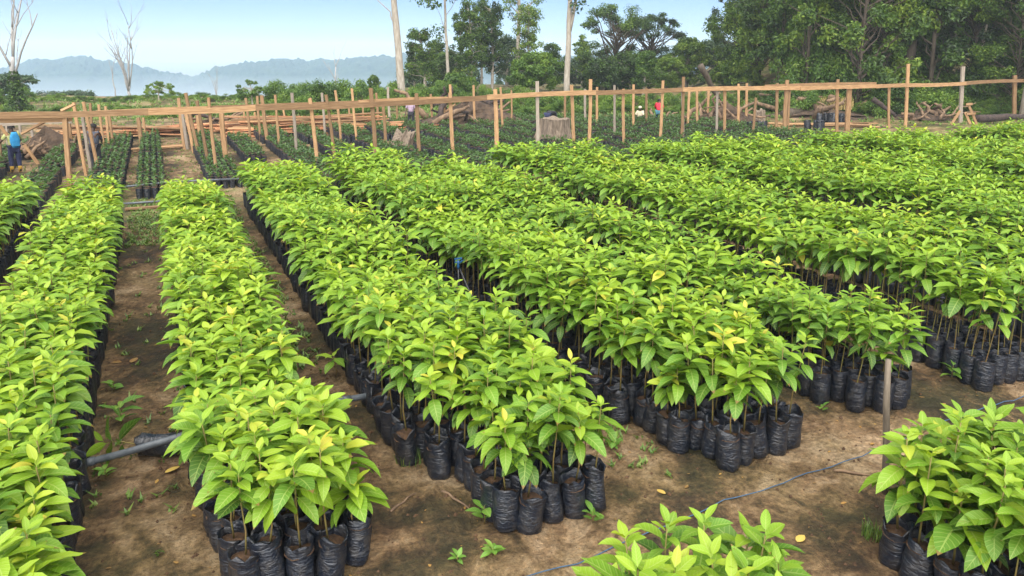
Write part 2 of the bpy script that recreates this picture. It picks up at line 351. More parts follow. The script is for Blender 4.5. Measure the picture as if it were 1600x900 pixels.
def tree_meshes(seed, h, tr, style, leaf=.16, wood=None, leafm=None, dens=1.0, spread=None, z0=None):
    rnd = random.Random(seed); mb = MB(); spread = spread or h * .32
    lean = (rnd.uniform(-.05, .05) * h, rnd.uniform(-.05, .05) * h)
    def tp(t): return Vector((lean[0] * t * t + math.sin(t * 5 + seed) * .02 * h * t, lean[1] * t * t + math.cos(t * 4 + seed) * .02 * h * t, h * t))
    topf = {'dense': .9, 'umbrella': .62, 'column': .96, 'bush': .6, 'cassava': .7, 'plume': .93}[style]
    N = 9; path = [tp(topf * i / N) for i in range(N + 1)]
    path[0] = path[0] - Vector((0, 0, .6))
    mb.tube(path, [tr * (1.25 if i == 0 else 1 - .72 * i / N) for i in range(N + 1)], 8, wob=.08, rnd=rnd)
    C, Rd, Ct = [], [], []
    def clump(c, r, n, base_t):
        C.append(tuple(c)); Rd.append(r); Ct.append(max(8, n * dens))
        b = tp(max(.05, base_t)); pts = limb_path(b, c, rnd); l = (Vector(c) - b).length
        rr = min(tr * .4, (.02 * l + .018 * h * .25) * .6); mb.tube(pts, [rr * (1 - .75 * i / 4) for i in range(5)], 5, cap=False, rnd=rnd)
        for _ in range(2):
            e = Vector(c) + Vector((rnd.uniform(-1, 1), rnd.uniform(-1, 1), rnd.uniform(-.5, 1))) * r * .8
            mb.tube([pts[3], pts[3].lerp(e, .5) + Vector((0, 0, .05 * r)), e], [rr * .4, rr * .25, rr * .1], 4, cap=False, rnd=rnd)
    if style == 'dense':
        lo = z0 if z0 is not None else .12
        for k in range(110):
            t = lo + (1 - lo) * rnd.random() ** .85; a = rnd.uniform(0, 6.283)
            env = spread * (math.sin(math.pi * min(1, (t - lo) / (1 - lo) * .8 + .16)) ** .6) * rnd.uniform(.3, 1.22)
            r = spread * rnd.uniform(.10, .25); c = (tp(t).x + math.cos(a) * env, tp(t).y + math.sin(a) * env, h * t)
            clump(c, r, 66 * (r / (spread * .18)) ** 2, t * topf - .1)
    elif style == 'umbrella':
        for k in range(38):
            a = rnd.uniform(0, 6.283); q = math.sqrt(rnd.uniform(.02, 1)); z = h * (.98 - .30 * q ** 2.2 + rnd.uniform(-.04, .02))
            c = (tp(.8).x + math.cos(a) * spread * q, tp(.8).y + math.sin(a) * spread * q, z)
            clump(c, spread * rnd.uniform(.11, .21), 70, topf * rnd.uniform(.55, 1))
        for k in range(26):
            a = rnd.uniform(0, 6.283); q = rnd.uniform(.1, .75); z = h * rnd.uniform(.15, .55)
            c = (math.cos(a) * spread * q, math.sin(a) * spread * q, z); clump(c, spread * rnd.uniform(.14, .24), 110, z / h * topf)
    elif style == 'column':
        lo = z0 if z0 is not None else .25
        for k in range(64):
            t = lo + (1 - lo) * rnd.random(); a = rnd.uniform(0, 6.283); env = spread * rnd.uniform(.15, 1) * (1 - .45 * (t - lo) / (1 - lo))
            c = (tp(t).x + math.cos(a) * env, tp(t).y + math.sin(a) * env, h * t + rnd.uniform(-.03, .03) * h); clump(c, spread * rnd.uniform(.16, .34), 52, t - .07)
    elif style == 'plume':
        lo = z0 if z0 is not None else .55
        for k in range(16):
            t = lo + (1 - lo) * rnd.random(); a = rnd.uniform(0, 6.283); env = spread * rnd.uniform(.2, 1)
            c = (tp(t).x + math.cos(a) * env, tp(t).y + math.sin(a) * env, h * t); clump(c, spread * rnd.uniform(.16, .30), 45, t - .1)
    elif style == 'bush':
        for k in range(22):
            a = rnd.uniform(0, 6.283); q = math.sqrt(rnd.random()); z = h * rnd.uniform(.12, 1.0 - .45 * q * q)
            clump((math.cos(a) * spread * q, math.sin(a) * spread * q, z), spread * rnd.uniform(.22, .38), 75, min(.5, z / h * .5))
    elif style == 'cassava':
        for k in range(26):
            a = rnd.uniform(0, 6.283); q = math.sqrt(rnd.random()); z = h * (rnd.uniform(.45, 1.0) - .25 * q * q)
            clump((math.cos(a) * spread * q, math.sin(a) * spread * q, z), spread * rnd.uniform(.14, .24), 38, topf * rnd.uniform(.4, 1))
    tm = mb.mesh('trunk', wood or M['barkdark'], True)
    V, T, L = leaf_cloud(C, Rd, Ct, leaf, seed, flat=.62 if style in ('umbrella', 'cassava') else .8)
    return tm, tris_mesh('crown', V, T, leafm or M['forest'], luv=L)
def put_tree(name, meshes, p, label, cat='tree', group=None, rz=0., sc=1., parts=('trunk', 'crown')):
    o = empty(name, p, label, cat, group, rz); o.scale = (sc, sc, sc) if not isinstance(sc, tuple) else sc
    link(parts[0], meshes[0], o)
    if len(meshes) > 1: link(parts[1], meshes[1], o)
    return o
def dead_tree_mesh(seed, h, tr, forks, spread, wood, first=.35):
    rnd = random.Random(seed); mb = MB()
    trunk = [Vector((math.sin(i * 1.3 + seed) * .012 * h, math.cos(i * 1.7) * .012 * h, h * first * i / 5 - (.5 if i == 0 else 0))) for i in range(6)]
    mb.tube(trunk, [tr * (1.2 - .3 * i / 5) for i in range(6)], 8, wob=.1, rnd=rnd)
    def grow(p, d, l, r, lev):
        pts = [p]; q = d.copy()
        for i in range(5):
            q = (q + Vector((rnd.uniform(-1, 1), rnd.uniform(-1, 1), rnd.uniform(-.2, .5))) * .16).normalized(); pts.append(pts[-1] + q * l / 5)
        mb.tube(pts, [r * (1 - .65 * i / 5) for i in range(6)], 5, rnd=rnd)
        if lev > 0:
            for _ in range(rnd.randint(2, 4)):
                k = rnd.randint(1, 5); a = rnd.uniform(0, 6.283); s = Vector((math.cos(a), math.sin(a), rnd.uniform(.2, 1.2))).normalized()
                grow(pts[k], (q + s * .9).normalized(), l * rnd.uniform(.3, .55), r * .4, lev - 1)
    for k in range(forks):
        a = 6.283 * k / forks + rnd.uniform(-.4, .4); d = Vector((math.cos(a) * spread, math.sin(a) * spread, 1)).normalized()
        grow(trunk[-1 - (k % 3)], d, h * (1 - first) * rnd.uniform(.75, 1.05), tr * .62, 2)
    return mb.mesh('trunk', wood, True)
def at(px, depth):                    # ground place under picture column px
    q = pD(px, 300, depth); return Vector((q.x, q.y, gz(q.x, q.y) - .02))
def hgt(py, depth): return CAM_H - (py - 78) / 1139 * depth      # height of picture line py at that depth

def build_trees():
    rnd = random.Random(21)
    # --- single trees one can tell apart
    def single(px, depth, ytop, tr, style, seed, label, leaf=.2, wood='bark', leafm='forest', name='tree', **k):
        leaf *= .58; k['dens'] = k.get('dens', 1.) * 2.1
        p = at(px, depth); h = hgt(ytop, depth) - p.z
        return put_tree(name, tree_meshes(seed, h, tr, style, leaf, M[wood], M[leafm], **k), p, label, rz=seed)
    single(262, 58, 127, .07, 'cassava', 3, 'small round tree standing alone left of the leaning posts', .13, leafm='shrub', spread=1.15)
    single(404, 52, 122, .07, 'cassava', 4, 'small feathery tree at the left end of the green thicket', .13, leafm='shrub', spread=1.0)
    single(668, 66, 48, .16, 'column', 31, 'slim leafy tree right of the tall pale bare trunk', .17, spread=1.7, z0=.3)
    single(700, 74, 88, .16, 'dense', 32, 'low bushy tree behind the slim leafy tree', .2, spread=2.0)
    single(738, 70, 8, .16, 'column', 33, 'dark leafy tree with thin trunk, left of a pair', .2, spread=1.9, z0=.2, dens=1.25)
    single(770, 72, 10, .16, 'column', 34, 'dark leafy tree with thin trunk, right of a pair', .2, spread=1.8, z0=.25, dens=1.25)
    single(808, 78, -60, .3, 'plume', 35, 'tall tree with two pale leaning stems and hanging foliage', .2, spread=3.0, z0=.5, dens=1.4)
    single(835, 62, 85, .16, 'dense', 36, 'bright green bushy tree left of the tall forked trunk', .2, leafm='shrub', spread=2.0, z0=.3)
    single(955, 74, 10, .3, 'umbrella', 37, 'broad open umbrella shaped tree with see through crown', .17, wood='barkdark', spread=4.2, dens=1.7)
    single(1008, 80, 20, .26, 'umbrella', 38, 'flat topped tree with curved limb beside the umbrella tree', .17, wood='barkdark', spread=3.4, dens=1.5)
    single(1000, 66, 78, .14, 'column', 39, 'light green slender tree in front of the umbrella tree', .18, leafm='shrub', spread=1.2, z0=.3)
    single(1064, 76, 64, .22, 'dense', 40, 'dark rounded tree between umbrella tree and vine covered tree', .22, spread=2.2)
    single(1105, 84, 66, .22, 'dense', 41, 'grey green hazy tree left of the vine covered tree', .22, leafm='mistwood', spread=3.2)
    single(1160, 62, 8, .2, 'column', 42, 'narrow vine covered tree standing before the forest edge', .18, spread=1.7, z0=.05, dens=1.6)
    single(1208, 60, 40, .14, 'column', 43, 'thin tree with a tuft of bright leaves at the forest edge', .18, leafm='shrub', spread=1.3, z0=.35)
    single(1195, 90, -30, .3, 'umbrella', 44, 'tall thin crowned tree behind the vine covered tree', .22, spread=4.0, dens=.7)
    single(590, 64, 118, .1, 'column', 45, 'small narrow tree left of the tall pale trunk', .14, spread=.7, z0=.15)
    single(25, 66, 118, .2, 'umbrella', 46, 'pale hazy tree behind the blue backpack worker', .2, leafm='mistwood', spread=3.0)
    single(110, 74, 147, .16, 'umbrella', 47, 'low hazy tree under the misty hill at left', .2, leafm='mistwood', spread=3.4)
    single(690, 78, 62, .18, 'column', 61, 'feathery tree between the slim tree and the dark pair', .18, spread=1.9, z0=.2)
    single(716, 62, 116, .12, 'dense', 62, 'low round tree in front of the dark leafy pair', .16, leafm='shrub', spread=1.5, z0=.15)
    single(792, 84, 58, .2, 'column', 63, 'grey green tree right of the dark leafy pair', .2, leafm='mistwood', spread=2.4, z0=.15)
    single(862, 76, 72, .18, 'column', 64, 'leafy tree just left of the tall forked trunk', .18, spread=1.9, z0=.2)
    single(912, 82, 92, .2, 'dense', 65, 'hazy round tree right of the tall forked trunk', .2, leafm='mistwood', spread=2.4)
    single(938, 68, 92, .2, 'dense', 66, 'dark dense tree under the left of the umbrella crown', .18, spread=2.0, z0=.1)
    single(975, 70, 84, .2, 'dense', 67, 'dark dense tree under the right of the umbrella crown', .18, spread=2.0, z0=.1)
    single(1036, 74, 92, .2, 'dense', 68, 'mid green tree right of the slender light tree', .18, leafm='shrub', spread=1.9, z0=.1)
    single(1130, 66, 98, .2, 'dense', 69, 'round tree at the left foot of the vine covered tree', .18, spread=1.8, z0=.1)
    single(720, 76, 26, .13, 'column', 70, 'tall thin ragged tree left of the dark leafy pair', .18, spread=1.5, z0=.3, dens=.8)
    single(754, 80, 2, .14, 'column', 71, 'tallest thin tree between the dark leafy pair', .18, spread=1.7, z0=.35, dens=.8)
    single(822, 72, 14, .14, 'column', 72, 'tall ragged tree above the bright green bushy tree', .18, spread=1.8, z0=.35, dens=.8)
    single(906, 78, 56, .13, 'column', 73, 'thin ragged tree between forked trunk and umbrella tree', .18, spread=1.4, z0=.2, dens=.8)
    single(652, 76, 70, .12, 'column', 74, 'thin ragged tree close right of the tall pale trunk', .18, spread=1.2, z0=.2, dens=.8)
    # --- bare and dead trees
    def bare(px, depth, ytop, tr, seed, label, wood, forks, spread, first):
        p = at(px, depth); h = hgt(ytop, depth) - p.z
        return put_tree('dead_tree', (dead_tree_mesh(seed, h, tr, forks, spread, M[wood], first),), p, label, rz=seed * 1.7)
    t = bare(46, 50, -30, .15, 5, 'forked dead tree with vines wrapped round its base', 'deadpale', 4, .28, .42)
    V, T, L = leaf_cloud([(0, 0, z) for z in np.arange(0, 2.9, .25)], [.8 - .2 * z for z in np.arange(0, 2.9, .25)], [190] * 12, .10, 5, flat=.6)
    link('vine', tris_mesh('vine', V, T, M['forest'], luv=L), t)
    bare(218, 60, 40, .10, 8, 'thin many stemmed dead tree in front of the mist', 'deadpale', 7, .16, .2)
    bare(196, 70, 88, .05, 9, 'single thin dead stem left of the dead tree clump', 'deadpale', 2, .1, .6)
    bare(350, 75, 112, .05, 10, 'thin bare stems between the two small round trees', 'deadpale', 4, .1, .3)
    bare(533, 90, 72, .07, 12, 'lone leafless sapling against the misty hill', 'deadpale', 4, .5, .75)
    # tall pale trunk and others whose crowns are above the picture
    def pole(px, depth, lean, tr, seed, label, wood='bark', h=16., crown=True, fork=None):
        p = at(px, depth); r = random.Random(seed); mb = MB()
        path = [Vector((RT[0] * lean * t + r.uniform(-.03, .03), RT[1] * lean * t + r.uniform(-.03, .03), h * t - (.5 if t == 0 else 0))) for t in np.linspace(0, 1, 10)]
        mb.tube(path, [tr * (1.3 - .65 * i / 9) for i in range(10)], 9, wob=.07, rnd=r)
        C, Rd, Ct = [], [], []
        for k in range(9):
            i = r.randint(4, 9); a = r.uniform(0, 6.283); l = r.uniform(1.2, 3.4); e = path[i] + Vector((math.cos(a) * l * .6, math.sin(a) * l * .6, l * .9))
            mb.tube(limb_path(path[i], e, r), [tr * .28 * (1 - .17 * q) for q in range(5)], 5, cap=False, rnd=r)
            if crown: C.append(tuple(e)); Rd.append(.8); Ct.append(60)
        if fork:
            b = path[fork[0]]; e = b + Vector((RT[0] * fork[1], RT[1] * fork[1], fork[2])); mb.tube(limb_path(b, e, r, .04), [tr * .75, tr * .65, tr * .55, tr * .45, tr * .35], 8, rnd=r)
        ms = [mb.mesh('trunk', M[wood], True)]
        if crown:
            for k in range(16): C.append((path[-1].x + r.uniform(-3, 3), path[-1].y + r.uniform(-3, 3), h + r.uniform(-2.2, 2.5))); Rd.append(r.uniform(.6, 1.2)); Ct.append(70)
            V, T, L = leaf_cloud(C, Rd, Ct, .18, seed); ms.append(tris_mesh('crown', V, T, M['forest'], luv=L))
        return put_tree('tall_tree', ms, p, label)
    pole(634, 56, -.8, .25, 51, 'tall pale straight trunk with sparse leafy twigs', h=13)
    pole(882, 60, .3, .21, 52, 'tall pale trunk forking high beside the bushy tree', h=11.5, fork=(4, 1.4, 6))
    pole(704, 64, -.3, .12, 53, 'thin pale trunk between the slim and dark leafy trees', h=11)
    pole(1398, 50, .2, .30, 54, 'straight brown bare trunk inside the forest', 'barkdark', h=20)
    pole(1458, 56, .3, .24, 55, 'pale trunk high in the forest right of the brown trunk', h=20)
    pole(1418, 58, .8, .16, 56, 'thin pale slanting trunk deep in the forest', h=20)
    pole(1588, 44, .9, .34, 57, 'thick pale mottled trunk at the right edge', h=18)
    pole(1243, 53, .5, .1, 58, 'thin pale trunk at the left of the forest edge', h=17)
    pole(1336, 54, -.6, .1, 59, 'thin pale trunk behind the brushy mound', h=17)
    pole(1500, 53, 1.2, .09, 60, 'thin pale slanting trunk above the trestle', h=17)
    pole(1545, 56, -1.0, .1, 75, 'thin pale trunk above the blackened log', h=17)
    # --- forest on the rising ground at right
    var = [tree_meshes(100 + k, 13 + k % 3 * 2, .14, 'dense', .125, M['barkdark'], M['shrub' if k == 1 else 'forest'], dens=3.0, z0=.06, spread=3.0 + .4 * (k % 3)) for k in range(6)]
    col = [tree_meshes(120 + k, 15, .13, 'column', .125, M['barkdark'], M['forest'], dens=3.6, z0=.1, spread=2.3) for k in range(2)]
    allv = var + col
    for row, d0, x0, x1, st in (('nearest', 49, 1255, 1660, 62), ('second', 55, 1215, 1680, 58), ('third', 63, 1180, 1700, 60), ('fourth', 73, 1150, 1720, 62), ('hindmost', 88, 1140, 1740, 80)):
        px = x0; nf = -1
        while px < x1:
            p = at(px + rnd.uniform(-14, 14), d0 + rnd.uniform(-2.5, 2.5)); s = rnd.uniform(.8, 1.25)
            nf += 1; put_tree('forest_tree', rnd.choice(allv), p, f'dense forest tree at right, {row} row from the clearing, {ORD[nf]} from left', group='forest trees on the right hand slope', rz=rnd.uniform(0, 6.28), sc=(s, s, s * rnd.uniform(.85, 1.2)))
            px += st * rnd.uniform(.7, 1.2)
    # --- hazy wood behind the middle trees
    mist = [tree_meshes(140 + k, 9, .18, 'dense', .26, M['barkdark'], M['mistwood'], dens=.9, spread=2.8) for k in range(3)]
    for px in range(650, 1160, 34):
        d = rnd.uniform(98, 120); p = at(px + rnd.uniform(-12, 12), d); h = hgt(rnd.uniform(86, 118), d) - p.z; s = h / 9
        put_tree('tree', rnd.choice(mist), p, f'hazy tree in the wood behind the middle trees, {ORD[(px - 650) // 34]} from left', group='hazy trees behind the clearing', rz=rnd.uniform(0, 6), sc=(min(s, 1.3), min(s, 1.3), s))
    # --- shrubs
    bv = [tree_meshes(160 + k, 2.0, .05, 'bush', .075, M['barkdark'], M['shrub'], spread=1.35, dens=2.8) for k in range(5)]
    def shrubs(px0, px1, step, d0, d1, ytop, label, group, name='shrub'):
        px = px0; ns = -1
        while px < px1:
            d = rnd.uniform(d0, d1); p = at(px, d); yt = ytop if not callable(ytop) else ytop(px)
            h = max(.5, hgt(yt + rnd.uniform(-7, 7), d) - p.z); s = h / 2.0; w = min(1.5, max(.6, s)) * rnd.uniform(.85, 1.2)
            ns += 1; put_tree(name, rnd.choice(bv), p, label + f', {ORD[ns]} from left', 'shrub', group, rnd.uniform(0, 6.28), (w, w, s)); px += step * rnd.uniform(.75, 1.25)
    shrubs(425, 605, 13, 50, 56, lambda x: 132 if x < 510 else 126, 'tall leafy shrub in the thicket behind the plank pile', 'shrubs of the thicket behind the planks', 'thicket_shrub')
    shrubs(420, 605, 18, 45, 48, 158, 'lower shrub in front of the thicket behind the plank pile', 'low shrubs before the thicket')
    shrubs(615, 830, 15, 54, 62, 134, 'shrub behind the charred stump and roots', 'shrubs behind the charred stump')
    shrubs(800, 1200, 24, 50, 58, lambda x: 142, 'green shrub between the clearing and the middle trees', 'shrubs at the far side of the clearing')
    shrubs(800, 1240, 30, 46, 50, lambda x: 158, 'knee high green shrub at the edge of the clearing', 'low shrubs along the clearing')
    shrubs(-40, 420, 20, 58, 63, lambda x: 166, 'weedy shrub at the brink below the mist at left', 'shrubs at the brink below the mist')
    shrubs(-40, 400, 26, 44, 52, lambda x: 174, 'low weedy shrub below the mist behind the left frame', 'weedy shrubs below the mist')
    shrubs(-30, 60, 22, 54, 60, 140, 'dark shrub around the vine covered dead tree', 'shrubs by the dead tree')
    shrubs(1225, 1640, 22, 45.5, 48.5, lambda x: 138 + 18 * math.sin(x * .03), 'dark green understorey shrub at the foot of the forest', 'understorey shrubs of the forest', 'understorey_shrub')
    shrubs(1240, 1640, 26, 48.5, 52, lambda x: 100 + 20 * math.sin(x * .023), 'tall understorey shrub shading the forest edge', 'tall understorey shrubs', 'understorey_shrub')
build_trees()

# ------------------------------------------------------------------ sawn timber frame
def board(name, p0, p1, w, d, mat, parent=None, face=None, seed=0):
    p0, p1 = Vector(p0), Vector(p1); ax = p1 - p0; L = ax.length; r = random.Random(seed * 7 + int(p0.x * 100))
    mb = MB(); n = 6; pts = []; bend = max(-.03, min(.03, r.uniform(-.012, .012) * L))
    bw = [r.uniform(-.06, .06) * w + bend * math.sin(math.pi * i / n) for i in range(n + 1)]
    for i in range(n + 1):
        z = L * i / n; k = 1 + r.uniform(-.05, .05)
        pts += [(-w / 2 * k + bw[i], -d / 2, z), (w / 2 * k + bw[i], -d / 2, z), (w / 2 * k + bw[i], d / 2, z), (-w / 2 * k + bw[i], d / 2, z)]
    fs = [(3, 2, 1, 0), tuple(4 * n + j for j in range(4))]
    for i in range(n):
        for j in range(4): fs.append((4 * i + j, 4 * i + (j + 1) % 4, 4 * i + 4 + (j + 1) % 4, 4 * i + 4 + j))
    mb.add(pts, fs)
    z = ax.normalized(); x = Vector((1, 0, 0)) if face is None else Vector(face); x = (x - z * x.dot(z))
    if x.length < .1: x = Vector((0, 0, 1)) - z * z.z
    x.normalize(); y = z.cross(x)
    mat4 = Matrix(((x.x, y.x, z.x, p0.x), (x.y, y.y, z.y, p0.y), (x.z, y.z, z.z, p0.z), (0, 0, 0, 1)))
    o = mb.build(name, mat)
    if parent is not None: o.parent = parent; o.matrix_local = Matrix.Translation(-Vector(parent.location)) @ mat4
    else: o.matrix_basis = mat4
    return o
# (top x, top y, base x, base y, width in picture pixels, grey?)  base y 0: foot hidden by seedlings, stands in the front line
POSTS = [(101,184,109,293,8,0),(115,160,136,278,5,0),(129,182,144,274,5,1),(130,159,156,274,5,0),(141,161,149,248,4,0),(154,163,164,244,4,0),(165,166,171,236,4,0),(171,182,177,234,4,0),(108,190,115,242,5,0),
 (49,200,57,244,4,1),(10,190,14,246,4,1),(30,190,33,240,4,1),(-3,200,3,262,5,0),(216,184,221,231,6,0),(224,184,228,218,4,0),(279,153,289,234,5,0),(284,176,294,234,5,1),(290,145,314,248,5,0),(291,178,304,238,5,0),(308,157,328,263,5,0),(324,151,338,272,5,0),
 (346,177,355,259,8,0),(308,180,313,220,5,0),(384,153,392,222,4,0),(402,150,408,221,4,0),(409,149,419,225,6,0),(430,148,438,237,4,0),(456,145,464,250,5,1),(477,152,490,259,6,0),(485,153,492,212,4,0),(503,145,508,213,4,1),(506,147,522,260,5,0),(524,141,533,220,4,0),(550,138,559,224,4,0),
 (443,172,447,203,3,0),(467,180,469,203,3,0),(545,168,547,197,3,0),(567,168,568,198,3,0),(381,175,384,208,3,0),(398,175,401,207,3,0),(576,137,583,256,7,0),(588,145,593,198,4,0),(598,156,604,238,5,0),(606,136,610,198,4,1),(620,166,621,196,3,0),(634,143,640,246,6,0),(673,147,676,199,4,0),(684,142,690,242,6,0),(694,161,695,199,4,0),(703,132,706,200,4,0),(740,133,743,201,4,0),(760,138,763,240,7,0),(774,146,777,232,5,0),(782,136,786,209,4,0),(799,141,799,198,3,0),(841,127,842,0,6,1),(883,148,883,197,4,0),(895,133,900,0,6,0),(914,139,915,196,4,1),(925,124,923,0,6,0),(933,136,933,201,4,0),(960,133,960,222,4,1),(976,139,978,0,5,0),(990,132,990,206,4,0),(1010,138,1011,200,4,0),(1038,126,1033,0,5,0),(1058,137,1058,222,5,1),(1070,120,1067,0,5,0),(1077,136,1074,201,4,0),(1089,136,1090,201,4,0),(1107,137,1106,195,4,0),(1123,136,1122,0,4,1),(1135,137,1135,0,5,0),(1149,150,1144,211,4,0),(1154,131,1153,201,4,0),(1167,130,1166,196,4,0),(1217,130,1215,0,5,0),(1231,125,1227,212,6,0),(1236,140,1233,0,4,0),(1312,124,1310,0,5,0),(1331,138,1327,0,8,0),(1392,136,1391,0,4,0),(1422,100,1416,0,5,0),(1508,104,1502,0,6,1),(1589,118,1585,0,6,0)]
FRONT_Y = 25.7
def build_frame():
    fr = empty('timber_frame', (0, FRONT_Y, 0), 'long rough sawn timber frame of posts and rails across the nursery', 'fence')
    backs = []
    for k, (tx, ty, bx, by, w, g) in enumerate(POSTS):
        front = by == 0
        b = pY(bx, 215, FRONT_Y) if front else gp(bx, by); b.z = 0
        if b.y < FRONT_Y + 1.6 and b.y > FRONT_Y - 2.5: front = True
        dep = float(np.dot(np.array(b), FH)); t = pD(tx, ty, dep); ww = max(.045, w * .86 * dep / FOC)
        if t.z < .4: t.z = .4
        b.z = -.25; mat = M['greylath'] if g else M['lath']
        if front:
            dy = (FRONT_Y + .065 + ww * .3) - b.y
            if abs(b.y - FRONT_Y) < 1.7: b.y += dy; t.y += dy
            board('post', b, t, ww, ww * .6, mat, fr, RT, k)
        else: backs.append((b, t, ww, mat, k, g))
    backs.sort(key=lambda q: q[0].x)
    lines = [('just behind the front frame', 0, 31.5), ('among the young seedling beds', 31.5, 37), ('at the far side of the young beds', 37, 99)]
    for nm, a, c in lines:
        grp = [q for q in backs if a <= q[0].y < c]
        for i, (b, t, ww, mat, k, g) in enumerate(grp):
            o = board('wooden_post', b, t, ww, ww * .6, mat, None, RT, k)
            tag(o, f"{'grey weathered' if g else 'brown sawn'} post {nm}, {ORD[i]} from left", 'post', 'loose frame posts ' + nm)
    # rails: lengths of board nailed on the camera side of the posts, each lapping the next
    pts = [(-40, 180), (113, 179), (225, 175), (330, 170.5), (405, 168), (480, 166), (578, 163.5), (690, 157), (765, 152), (843, 148.5), (927, 145), (1010, 142), (1070, 140), (1140, 138), (1258, 137.5)]
    for i in range(0, len(pts) - 1, 2):
        q = pts[i:i + 3]; a, b = q[0], q[-1]
        A, B = pY(*a, FRONT_Y), pY(*b, FRONT_Y); A.y = B.y = FRONT_Y + (.0 if (i // 2) % 2 else -.004)
        A.z -= .09 if False else 0; d = (B - A).normalized(); board('rail', A - d * .12, B + d * .12, .19, .045, M['lath'], fr, (0, 0, 1), i)
    pts = [(1252, 138), (1370, 134.5), (1414, 133), (1510, 130), (1592, 126), (1680, 123)]
    for i in range(0, len(pts) - 1):
        A, B = pY(*pts[i], FRONT_Y), pY(*pts[i + 1], FRONT_Y); A.y = B.y = FRONT_Y - .05 - .004 * (i % 2); d = (B - A).normalized()
        board('rail', A - d * .1, B + d * .1, .2, .045, M['lath'], fr, (0, 0, 1), i + 40)
    # second rail on the back of the posts and the doubled rail at left
    for (a, b, dy, w) in (((-40, 187), (113, 186), .2, .17), ((560, 159), (700, 153.5), .2, .12), ((700, 153.5), (845, 146.5), .2, .12), ((1195, 134.5), (1369, 130.3), .2, .13), ((150, 176), (330, 168.5), .2, .12), ((330, 168.5), (560, 159.5), .2, .12)):
        A, B = pY(*a, FRONT_Y + dy), pY(*b, FRONT_Y + dy); A.y = B.y = FRONT_Y + dy; board('rail', A, B, w, .045, M['lath'], fr, (0, 0, 1), int(a[0]) + 99)
    A, B = pY(-30, 197, 28.3), pY(112, 190, 28.3); o = board('board', A, B, .12, .04, M['greylath'], None, (0, 0, 1), 5); tag(o, 'grey horizontal board behind the head of the blue backpack worker', 'board')
    for a, b, n in (((33, 209), (76, 187), 1), ((38, 226), (60, 256), 2), ((95, 173), (117, 163), 3), ((0, 196), (12, 212), 4)):
        A, B = pY(*a, FRONT_Y + .26 + .06 * n), pY(*b, FRONT_Y + .26 + .06 * n); board('brace', A, B, .09, .04, M['lath'], fr, RT, n)
build_frame()

# ------------------------------------------------------------------ piles, stumps, logs and other things in the clearing
def plank_pile(c, lx, n, h, label, seed, ang=0., mat='redlath'):
    r = random.Random(seed); o = empty('plank_pile', c, label, 'plank pile')
    for i in range(n):
        L = r.uniform(.45, 1.) * lx; f = i / n; z = .05 + h * f * r.uniform(.85, 1.1); off = r.uniform(-1, 1) * (.9 - .5 * f)
        a = ang + r.uniform(-.14, .14); x = r.uniform(-.5, .5) * (lx - L); d = Vector((math.cos(a), math.sin(a), r.uniform(-.05, .05)))
        m = Vector((c[0], c[1], c[2])) + Vector((x * math.cos(ang) - off * math.sin(ang), x * math.sin(ang) + off * math.cos(ang), z))
        board('plank', m - d * L / 2, m + d * L / 2, r.uniform(.12, .26), r.uniform(.03, .06), M[mat if r.random() < .8 else 'lath'], o, (-d.y, d.x, r.uniform(-.2, .2)), seed + i)
plank_pile(gp(478, 206), 9.0, 46, .75, 'big pile of reddish sawn offcuts before the green thicket', 3, -.2)
plank_pile(gp(420, 212), 4.0, 16, .35, 'low heap of reddish offcuts at the left of the big pile', 8, -.35)
plank_pile(gp(175, 215), 7.0, 22, .55, 'low stack of reddish planks behind the left frame', 4, -.3)
plank_pile(gp(262, 210), 4.2, 12, .4, 'slanting reddish boards right of the low plank stack', 5, .2)
plank_pile(gp(1285, 197), 6.5, 9, .12, 'few pale planks lying in the clearing below the black bags', 6, -.55, 'lath')
plank_pile(gp(1345, 194), 3.0, 2, .06, 'two pale planks left of the tall single post', 7, -.75, 'lath')
plank_pile(gp(820, 207), 4.0, 3, .08, 'few thin planks lying left of the bending worker', 9, -.4, 'lath')
plank_pile(gp(245, 234), 2.6, 4, .1, 'short boards lying across the young seedling path', 10, -.05, 'lath')
plank_pile(gp(335, 205), 5.0, 14, .3, 'reddish boards scattered behind the leaning posts', 11, -.1)
plank_pile(gp(560, 206), 5.0, 16, .4, 'heap of offcuts at the right end of the big pile', 12, -.3)
plank_pile(gp(668, 204), 4.0, 9, .25, 'few reddish boards near the worker in lilac', 13, .3)
plank_pile(gp(1180, 200), 4.0, 5, .1, 'pale boards lying near the torn root stump', 14, -.4, 'lath')
o = board('plank', (-.95, 21.2, .05), (.05, 21.1, .05), .16, .05, M['lath'], None, (0, 1, 0), 3); tag(o, 'single plank laid across the bare path far between the beds', 'plank')

